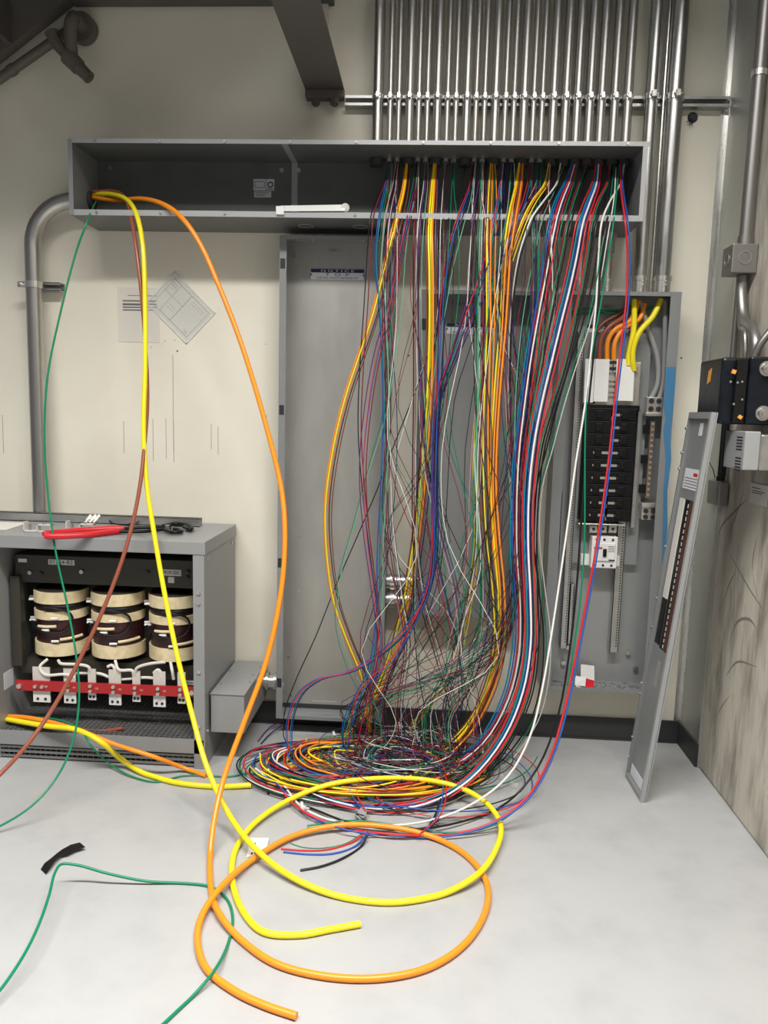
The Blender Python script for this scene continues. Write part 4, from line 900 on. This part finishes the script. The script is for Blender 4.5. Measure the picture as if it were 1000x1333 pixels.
def wire(pts, nf, c, r, label, rn, dx=0, amp=1.2, ddy=0, tail=None, name='wire', sy=0, group=None):
    hang = pts[:len(pts) - nf] if nf else pts
    fp = pts[len(pts) - nf:] if nf else []
    if fp: q = F(fp[0][0], fp[0][1]); yl, pl_ = q.y, fp[0][1]
    else: yl, pl_ = tail[6] if tail and len(tail) > 6 else -.45, max(hang[-1][1], 900)
    w1 = wob(rn, amp); P = []
    for i, (px, py) in enumerate(hang):
        k = min(1, (py - 205) / 60) if py < 265 else 1
        y_ = ypos(py, yl, pl_) + (sy if py > 300 else 0)
        if py > 300: y_ = min(y_, -.17)
        P.append(W(px + (dx + w1(py)) * (.35 + .65 * k), py, y_))
    zb = 0
    for (px, py) in fp:
        P.append(F(px + dx * .6, py + dx * .75 + ddy, r + rn.uniform(.0, .03)))
    if tail: P = coil(P, *tail[:4], tail[4] * (.4 if c == 'white' and r > .003 else 1), rn, tail[5], r=r)
    C_ = crom(P, 4)
    for q in C_: q.z = max(q.z, r + .0008)
    nn = 7 if r > .003 else 6
    o = MB().tube(C_, r, nn).build(name, 'w_' + c)
    return tag(o, label, 'wire', group)
GW = 'wires hanging out of the trough'
RING = (-.30, -.50, .49, .28)
B = []   # (desc, pts, nf, colours+radii, spacing px, tail)
def bd(desc, pts, nf, cols, sp_, tail, amp=1.0): B.append((desc, pts, nf, cols, sp_, tail, amp))
s2, s3, s4, s5 = .0017, .0026, .0036, .0045
bd('in the leftmost pair over the tall cabinet', [(507, 212), (503, 232), (493, 255), (484, 285), (481, 320), (476, 400), (470, 480), (467, 560), (473, 650), (484, 740), (492, 800), (488, 870), (465, 940)], 0, [('black', s3), ('darkred', s3)], 2.4, (-.25, -.42, .30, .18, 1.2, .02, -.36))
bd('along the right edge of the tall cabinet', [(508, 214), (505, 240), (497, 285), (492, 335), (497, 400), (501, 480), (502, 560), (499, 640), (495, 720), (494, 790), (483, 870), (450, 940)], 0, [('blue', s3), ('teal', s3), ('green', s2), ('mint', s2)], 2.6, (-.28, -.40, .35, .2, 1.0, .03, -.38))
bd('just left of the bowed orange bunch', [(518, 212), (516, 238), (507, 285), (503, 330), (500, 400), (502, 480), (504, 580), (508, 680), (520, 770), (530, 840), (520, 920)], 0, [('pink', s3), ('darkred', s3), ('navy', s2), ('white', s2), ('black', s2)], 2.4, (-.06, -.36, .20, .16, 1.5, .02, -.30))
bd('in the bunch bowing farthest left', [(531, 212), (528, 245), (515, 300), (502, 355), (488, 410), (470, 465), (452, 520), (436, 590), (427, 660), (429, 725), (438, 785), (455, 835), (473, 880), (483, 935), (478, 975), (440, 1002)], 2, [('orange', s4), ('yellow', s4), ('orange', s3), ('black', s3), ('brown', s3)], 2.6, (*RING, .9, .02), .5)
bd('just right of the bowed orange bunch', [(543, 213), (540, 250), (529, 295), (519, 340), (508, 400), (492, 460), (480, 530), (473, 610), (477, 690), (487, 770), (494, 840), (480, 910)], 0, [('purple', s3), ('red', s2), ('blue', s2), ('darkred', s3)], 2.4, (-.22, -.40, .32, .2, 1.2, .02, -.40))
bd('bowing across the tall cabinet, right part', [(544, 213), (537, 260), (526, 320), (521, 380), (514, 450), (500, 540), (480, 610), (458, 690), (440, 760), (440, 820), (460, 880), (490, 930)], 0, [('green', s2), ('mint', s2)], 5, (-.15, -.40, .3, .18, .8, .03, -.36))
bd('dropping straight before the gap between cabinets', [(544, 212), (542, 260), (541, 330), (541, 420), (541, 520), (540, 620), (541, 700), (550, 780), (570, 850), (590, 920)], 0, [('black', s3), ('darkred', s2), ('white', s2), ('black', s2)], 2.4, (.05, -.36, .2, .15, 1.4, .02, -.28))
bd('along the left flange of the middle cabinet', [(555, 212), (553, 240), (547, 285), (544, 340), (545, 430), (550, 520), (556, 600), (575, 690), (595, 770), (600, 850), (580, 930)], 0, [('white', s2), ('purple', s3), ('navy', s2), ('mint', s2)], 2.6, (.0, -.36, .22, .16, 1.3, .02, -.28))
bd('in the leftmost bunch over the middle cabinet', [(567, 212), (565, 245), (562, 300), (563, 360), (563, 420), (561, 500), (556, 580), (549, 660), (540, 730), (527, 800), (510, 860), (488, 912), (455, 955), (415, 985), (375, 998)], 3, [('brown', s4), ('yellow', s5), ('yellow', s4), ('orange', s5), ('redbrown', s3), ('navy', s3)], 2.9, (*RING, .8, .03), .5)
bd('beside the short pipe above the middle cabinet', [(617, 213), (614, 240), (600, 280), (588, 320), (581, 365), (577, 410), (573, 470), (570, 540), (567, 620), (565, 690), (560, 760), (540, 810), (510, 860), (470, 900)], 0, [('red', s3), ('blue', s3), ('navy', s3)], 2.4, (-.25, -.42, .35, .22, 1.0, .04, -.42))
bd('sloping left past the middle cabinet top corner', [(618, 213), (613, 255), (600, 305), (589, 350), (580, 400), (568, 460), (556, 540), (546, 620), (540, 700), (538, 790), (545, 870), (560, 940)], 0, [('black', s3), ('mint', s2)], 4, (0, -.38, .25, .17, 1.2, .02, -.30))
bd('slanting down to the tall cabinet bottom left corner', [(606, 212), (600, 260), (588, 340), (577, 400), (560, 455), (541, 510), (515, 575), (490, 640), (462, 705), (437, 762), (410, 830), (385, 885), (370, 930), (372, 965)], 1, [('black', s3)], 1, (-.6, -.42, .12, .12, .6, .01), .3)
bd('over the left half of the middle cabinet label', [(629, 212), (625, 245), (619, 290), (617, 340), (612, 390), (600, 430), (585, 475), (572, 515), (567, 570), (565, 640), (564, 700), (555, 770), (530, 830), (500, 900)], 0, [('purple', s3), ('black', s3), ('darkred', s2)], 2.6, (-.18, -.40, .3, .2, 1.2, .03, -.40))
bd('hanging straight over the middle cabinet centre', [(629, 212), (630, 245), (629, 300), (627, 370), (626, 450), (625, 530), (622, 600), (624, 680), (630, 750), (628, 820), (610, 890), (585, 940)], 0, [('green', s3), ('mint', s3), ('white', s2), ('darkred', s2), ('navy', s3)], 2.6, (0, -.38, .28, .18, 1.4, .03, -.34))
bd('in the straight central yellow bunch', [(641, 212), (640, 245), (638, 300), (637, 360), (637, 420), (635, 490), (633, 560), (634, 630), (638, 700), (646, 770), (648, 830), (638, 890), (610, 945), (565, 985), (505, 1003), (445, 1000)], 3, [('brown', s3), ('yellow', s4), ('brown', s3), ('orange', s4), ('green', s3), ('orange', s3)], 2.8, (*RING, .8, .05), .7)
bd('sweeping far left across both open cabinets', [(656, 213), (653, 240), (647, 280), (636, 330), (620, 380), (603, 425), (586, 470), (572, 512), (567, 570), (566, 650), (565, 730), (550, 785), (515, 835), (460, 873), (415, 885), (390, 905), (377, 945), (380, 985)], 1, [('blue', s3), ('red', s3), ('teal', s3), ('navy', s3)], 2.6, (-.45, -.48, .30, .22, .9, .03), .8)
bd('among thin wires right of the straight yellow bunch', [(667, 213), (666, 240), (661, 290), (650, 340), (640, 400), (632, 470), (622, 550), (617, 640), (615, 720), (600, 800), (580, 870), (555, 930)], 0, [('pink', s2), ('green', s3), ('black', s2), ('white', s2)], 3, (-.05, -.38, .26, .18, 1.5, .02, -.34))
bd('in the right orange and yellow bunch', [(679, 212), (676, 240), (668, 285), (662, 330), (659, 380), (656, 430), (650, 500), (646, 560), (644, 630), (648, 700), (654, 770), (654, 830), (642, 890), (612, 950), (570, 990), (515, 1010), (450, 1010)], 3, [('yellow', s5), ('orange', s4), ('brown', s4), ('orange', s5), ('redbrown', s3)], 2.8, (*RING, .7, .05), .6)
bd('crossing left in front of the yellow bunches', [(692, 213), (689, 240), (679, 275), (662, 315), (643, 355), (625, 395), (607, 435), (588, 480), (573, 522), (568, 580), (567, 650), (568, 720), (580, 780), (595, 850), (600, 910), (597, 965)], 1, [('red', s3), ('blue', s3), ('black', s3)], 2.4, (-.05, -.62, .22, .16, 1.2, .03), .8)
bd('just left of the thick white and black pair', [(703, 213), (699, 238), (687, 265), (672, 300), (661, 345), (656, 400), (658, 470), (664, 560), (668, 640), (672, 720), (665, 800), (650, 870), (620, 930)], 0, [('pink', s2), ('darkred', s2), ('purple', s2)], 2.6, (.08, -.38, .25, .18, 1.3, .02, -.36))
bd('in the loose yellow strands swinging left', [(716, 213), (711, 238), (696, 260), (683, 285), (673, 312), (662, 345), (650, 385), (640, 430), (629, 490), (622, 550), (619, 610), (622, 660), (620, 720), (612, 780), (600, 840), (575, 900), (535, 955)], 1, [('yellow', s4), ('orange', s3), ('yellow', s3)], 3, (*RING[:2], .42, .26, .7, .03), .6)
bd('over the right flange of the middle cabinet', [(731, 213), (726, 238), (709, 262), (694, 283), (684, 308), (675, 340), (668, 385), (664, 440), (663, 510), (665, 580), (668, 640), (672, 710), (677, 790), (676, 860), (655, 925), (615, 975), (565, 1012)], 2, [('white', s5), ('black', s5)], 3.4, (*RING, .8, .02), .5)
bd('just right of the thick white and black pair', [(734, 213), (722, 245), (704, 285), (694, 330), (685, 375), (677, 430), (671, 510), (672, 600), (690, 690), (700, 760), (697, 840), (670, 910), (640, 960)], 0, [('darkred', s2), ('mint', s2), ('black', s2)], 3, (.1, -.42, .25, .2, 1.2, .02, -.42))
bd('in the left blue, red and white bunch', [(749, 212), (742, 235), (730, 265), (722, 295), (715, 335), (707, 380), (698, 430), (690, 480), (683, 535), (677, 590), (674, 650), (674, 720), (678, 790), (676, 850), (662, 910), (628, 968), (580, 1003), (520, 1022), (455, 1020)], 3, [('teal', s4), ('blue', s4), ('red', s4), ('white', s4), ('navy', s4), ('red', s3), ('green', s3)], 2.9, (*RING, .8, .04), .5)
bd('between the two blue, red and white bunches', [(765, 212), (757, 235), (747, 265), (739, 295), (730, 340), (720, 385), (710, 440), (701, 490), (691, 545), (684, 600), (680, 670), (681, 740), (686, 810), (682, 870), (664, 930), (624, 990), (570, 1025), (500, 1036), (430, 1025)], 3, [('darkred', s4), ('green', s3), ('black', s4)], 3, (*RING, .8, .03), .5)
bd('in the right blue, red and white bunch', [(779, 212), (776, 238), (766, 265), (757, 292), (750, 330), (741, 372), (729, 420), (717, 470), (704, 525), (694, 580), (688, 640), (687, 710), (690, 780), (690, 840), (680, 900), (655, 960), (610, 1015), (555, 1045), (490, 1052), (420, 1038), (362, 1003)], 4, [('red', s4), ('teal', s4), ('blue', s4), ('white', s5), ('navy', s4), ('red', s4)], 2.8, (*RING, .7, .03), .4)
bd('right of both blue, red and white bunches', [(796, 212), (794, 235), (782, 262), (773, 290), (767, 330), (759, 375), (748, 425), (735, 478), (719, 530), (705, 580), (697, 640), (694, 710), (696, 780), (697, 840), (690, 900), (668, 955), (630, 1008), (575, 1042), (510, 1052), (445, 1048)], 4, [('red', s4), ('green', s3), ('black', s4), ('black', s4)], 2.8, (*RING, .8, .02), .4)
bd('hanging over the left flange of the panelboard', [(800, 213), (794, 260), (785, 310), (775, 370), (762, 425), (746, 475), (730, 530), (716, 585), (703, 635), (699, 700), (706, 770), (712, 830), (708, 890), (694, 940), (660, 990), (620, 1020), (570, 1045)], 3, [('black', s4), ('green', s3), ('white', s3)], 4.5, (*RING, .8, .01), .8)
bd('falling by itself over the panelboard', [(813, 212), (808, 238), (794, 262), (783, 290), (779, 330), (776, 390), (769, 460), (761, 530), (750, 600), (741, 670), (730, 750), (718, 830), (706, 900), (690, 960), (662, 1010), (618, 1045), (560, 1068), (500, 1075), (440, 1070), (395, 1052), (368, 1020)], 5, [('white', s5)], 1, None, .3)
bd('crossing the left half of the panelboard', [(802, 214), (797, 255), (788, 300), (782, 350), (779, 400), (772, 470), (765, 540), (760, 620), (755, 700), (749, 780), (741, 850), (727, 930), (700, 1000), (660, 1045), (600, 1070), (530, 1080), (460, 1072), (400, 1050)], 5, [('black', s5)], 1, None, .3)
bd('curving over the breakers of the panelboard', [(806, 214), (802, 255), (797, 300), (789, 350), (781, 400), (772, 450), (765, 500), (762, 570), (762, 650), (761, 720), (755, 790), (745, 860), (734, 930), (715, 990), (685, 1040), (640, 1075), (580, 1084), (520, 1075), (460, 1068), (400, 1075)], 5, [('green', s4)], 1, None, .3)
bd('in the rightmost pair falling over the breakers', [(808, 213), (810, 250), (815, 285), (818, 325), (817, 385), (810, 450), (802, 520), (795, 590), (786, 660), (775, 730), (762, 800), (748, 870), (735, 930), (716, 990), (686, 1040), (640, 1072), (580, 1088), (510, 1087), (445, 1078), (395, 1057), (355, 1015)], 5, [('red', s5), ('blue', s4)], 3.2, (*RING, .45, .02), .25)
WIDTHS = {s2: 'thin', s3: 'slim', s4: 'medium', s5: 'thick'}
for bi, (desc, pts, nf, cols, sp_, tail, amp) in enumerate(B):
    n = len(cols); rn = random.Random(100 + bi); phi = rn.uniform(0, 6.3)
    counts = {}
    for j, (c, r) in enumerate(cols):
        key = (c, r); counts.setdefault(c, []).append(j)
    for j, (c, r) in enumerate(cols):
        same = counts[c]; q = ''
        if len(same) > 1: q = ('left of its twin ' if j == same[0] else 'right of its twin ')
        cn = {'darkred': 'dark red', 'navy': 'navy blue', 'mint': 'pale green', 'redbrown': 'reddish brown', 'pink': 'pinkish white'}.get(c, c)
        lab = f'{WIDTHS[r]} {cn} wire {q}{desc}'
        rj = random.Random(1000 + bi * 20 + j)
        wire(pts, nf, c, r, lab, rj, dx=(j - (n - 1) / 2) * sp_, amp=amp * 1.3, tail=tail, sy=(-.006 if j % 2 else .006) * (1 + j * .2) - (.03 if 'leftmost bunch' in desc else 0), group=GW)
# loose thin wires crossing the tangle
rn = random.Random(42)
loose = [('black', 'mid'), ('black', 'mid'), ('darkred', 'mid'), ('white', 'mid'), ('green', 'mid'), ('navy', 'mid'), ('black', 'mid'), ('darkred', 'mid')] * 8
seen = {}
for i, (c, _) in enumerate(loose):
    ci = rn.choice([1, 2, 4, 5, 7, 8, 10, 11, 13, 14, 16, 17, 18])
    x0 = cpx[ci]
    xm_ = x0 + rn.uniform(-16, 8); x1_ = min(max(xm_ + rn.uniform(-40, 45), 505), 690)
    x2_ = min(max(x1_ + rn.uniform(-80, 80), 500), 680); x3_ = min(max(x2_ + rn.uniform(-110, 110), 470), 650); x4_ = rn.uniform(440, 640)
    pts = [(x0, 212), (x0 - 3, 245), ((x0 + xm_) / 2, 300), (xm_, rn.uniform(380, 430)), (x1_, rn.uniform(520, 600)), (x2_, rn.uniform(690, 750)), (x3_, rn.uniform(820, 860)), (x4_, rn.uniform(910, 945))]
    cn = {'darkred': 'dark red', 'navy': 'navy blue', 'mint': 'pale green', 'pink': 'pinkish white'}.get(c, c)
    wire(pts, 0, c, rn.choice([.0013, .0016, .0019]), f'thin {cn} wire loose in the tangle, from the {ordn[ci]} conduit', random.Random(5000 + i), amp=3,
         tail=(rn.uniform(-.22, .16), rn.uniform(-.34, -.52), rn.uniform(.08, .30), rn.uniform(.08, .20), rn.uniform(1.2, 2.6), rn.uniform(.004, .09), rn.uniform(-.22, -.48)), group='loose thin wires in the tangle')
# loose ends and loops on the floor
def floorw(pts, r, c, lab, grp=None, z=.0): 
    P = [F(p[0], p[1], r + (p[2] if len(p) > 2 else z)) for p in pts]
    return tag(MB().tube(crom(P, 6), r, 8).build('wire', 'w_' + c), lab, 'wire', grp)
floorw([(478, 1088, .02), (470, 1102), (445, 1118), (418, 1128), (391, 1133)], .0045, 'black', 'thick black wire end pointing left on the floor in front of the coil')
floorw([(478, 1082, .02), (455, 1098), (425, 1106), (395, 1107), (366, 1105)], .0036, 'red', 'red wire end just above the blue one in front of the coil')
floorw([(480, 1084, .02), (462, 1102), (435, 1111), (400, 1112), (369, 1109)], .0036, 'blue', 'blue wire end just below the red one in front of the coil')
floorw([(476, 1082, .02), (450, 1098), (420, 1104), (395, 1103), (378, 1098)], .0020, 'green', 'thin green wire end behind the red one in front of the coil')
floorw([(470, 1052, .03), (456, 1030, .04), (463, 1005, .05), (495, 984, .07), (535, 978, .08), (568, 995, .08), (577, 1025, .06), (570, 1060, .04), (555, 1082, .03)], .0026, 'blue', 'blue wire looped upright on top of the coil, inner of two loops')
floorw([(476, 1056, .03), (465, 1032, .04), (475, 1004, .05), (510, 982, .07), (545, 978, .08), (575, 995, .08), (581, 1025, .06), (574, 1060, .04), (545, 1087, .03)], .0026, 'red', 'red wire looped on top of the coil, outer of two loops')
floorw([(574, 1040, .05), (565, 1065, .03), (552, 1086, .01)], .0045, 'black', 'short thick black wire end sticking forward beneath the red loop')
floorw([(700, 985, .05), (690, 1000, .03), (668, 1015, .02), (635, 1025, .03), (600, 1030, .04)], .003, 'green', 'green wire arcing behind the single white wire on the floor')
floorw([(336, 965), (350, 948, .01), (368, 938, .02)], .003, 'purple', 'purple wire end inside the left curve of the coil')
floorw([(340, 968, .004), (352, 955, .01), (366, 945, .02)], .003, 'navy', 'navy blue wire end inside the left curve of the coil')
rn = random.Random(77)
for i in range(26):     # small curls in the heart of the heap
    c = ['black', 'white', 'purple', 'darkred', 'black', 'navy', 'mint'][i % 7]
    cx_, cy_ = rn.uniform(-.25, .18), rn.uniform(-.28, -.60); rx = rn.uniform(.06, .2); ry = rx * rn.uniform(.5, .9); a0 = rn.uniform(0, 6.3); tot = rn.uniform(3.5, 11)
    P = []
    for k in range(int(tot * 3) + 2):
        a = a0 + k / 3; g = 1 + .12 * math.sin(a * .7 + i)
        P.append(V((cx_ + rx * g * math.cos(a), min(-.18, cy_ + ry * g * math.sin(a)), .004 + .05 * (1 + math.sin(a * .9 + i)) * rn.uniform(.6, 1))))
    cn = {'darkred': 'dark red', 'navy': 'navy blue', 'mint': 'pale green'}.get(c, c)
    tag(MB().tube(crom(P, 4), .0017, 6).build('wire', 'w_' + c), f'thin curled {cn} wire end in the heart of the floor heap', 'wire', f'{cn} curls in the floor heap')
# wire clips and ties
for (px, py, z, lab) in ((352, 1006, .02, 'white cable tie round the coil at its left front'), (395, 1050, .02, 'white cable tie on the white wire at the front left of the coil'), (521, 945, .10, 'white cable tie on the orange wires at the back of the heap'), (436, 957, .03, 'white cable tie at the back left of the heap')):
    p = F(px, py, z); m = MB().ring(p + V((-.012, 0, 0)), (1, .3, 0), .018, .014, .010, 14).box(p.x - .004, p.x + .008, p.y - .028, p.y - .014, p.z - .004, p.z + .012).box(p.x + .004, p.x + .028, p.y - .024, p.y - .021, p.z + .004, p.z + .010)
    tag(m.build('cable_tie', 'white'), lab, 'cable tie')
for (px, py, lab) in ((470, 1060, 'crumpled grey tape label on the wires at the front of the coil'), (566, 1068, 'crumpled grey tape label beside the short black wire end')):
    p = F(px, py, .02); m = MB()
    for k in range(4): 
        a = k * 1.1; d1 = V((math.cos(a), math.sin(a), .3)) * .022; d2 = V((-math.sin(a), math.cos(a), .5)) * .014
        m.plate(p - d1 - d2, p + d1 - d2, p + d1 + d2, p - d1 + d2, (0, 0, .0015))
    tag(m.build('tape_label', 'w_grey'), lab, 'tape')
for (px, py, lab) in ((645, 1010, 'upper bit of clear plastic wrap on the floor right of the coil'), (664, 1022, 'lower bit of clear plastic wrap on the floor right of the coil')):
    p = F(px, py, .003); m = MB().plate(p + V((-.03, 0, 0)), p + V((.03, -.03, .0)), p + V((.035, -.01, .015)), p + V((-.025, .02, .01)), (0, 0, .001)).plate(p + V((-.02, .02, 0)), p + V((.0, -.02, .02)), p + V((.01, -.01, .03)), p + V((-.01, .03, .01)), (0, 0, .001))
    tag(m.build('plastic_wrap', 'plastic'), lab, 'plastic wrap')
for (px, py, c, lab) in ((398, 975, 'yellow', 'yellow'), (404, 978, 'red', 'red'), (392, 980, 'green', 'green'), (409, 980, 'blue', 'blue')):
    p = F(px, py, .01); tag(MB().cyl(p, p + V((.003, 0, .05 if c == 'yellow' else .03)), .004, n=8).build('wire_stub', 'w_' + c), f'{lab} stub in the little tuft of cut wires inside the coil', 'wire stub', 'tuft of cut wires')

# ------------------------------------------------------------------ light
w = bpy.data.worlds.new('world'); sc.world = w; w.use_nodes = True
bg = w.node_tree.nodes['Background']; bg.inputs[0].default_value = (.97, .98, 1, 1); bg.inputs[1].default_value = .15
def area(name, loc, rot, sx, sy, e, c=(1, .975, .93)):
    l = bpy.data.lights.new(name, 'AREA'); l.shape = 'RECTANGLE'; l.size = sx; l.size_y = sy; l.energy = e; l.color = c; l.spread = R(140)
    o = bpy.data.objects.new(name, l); col.objects.link(o); o.location = loc; o.rotation_euler = rot; return o
area('ceiling_lamp', (.2, -2.8, 4.4), (0, 0, 0), 2.4, .3, 165)
area('ceiling_lamp', (-2.0, -3.0, 4.4), (0, 0, 0), 2.0, .3, 110)
area('ceiling_lamp', (2.2, -3.6, 4.4), (0, 0, 0), 2.0, .3, 85)

sc.view_settings.view_transform = 'Standard'; sc.view_settings.look = 'None'; sc.view_settings.gamma = 1
sc.view_settings.use_curve_mapping = False; sc.view_settings.exposure = 0
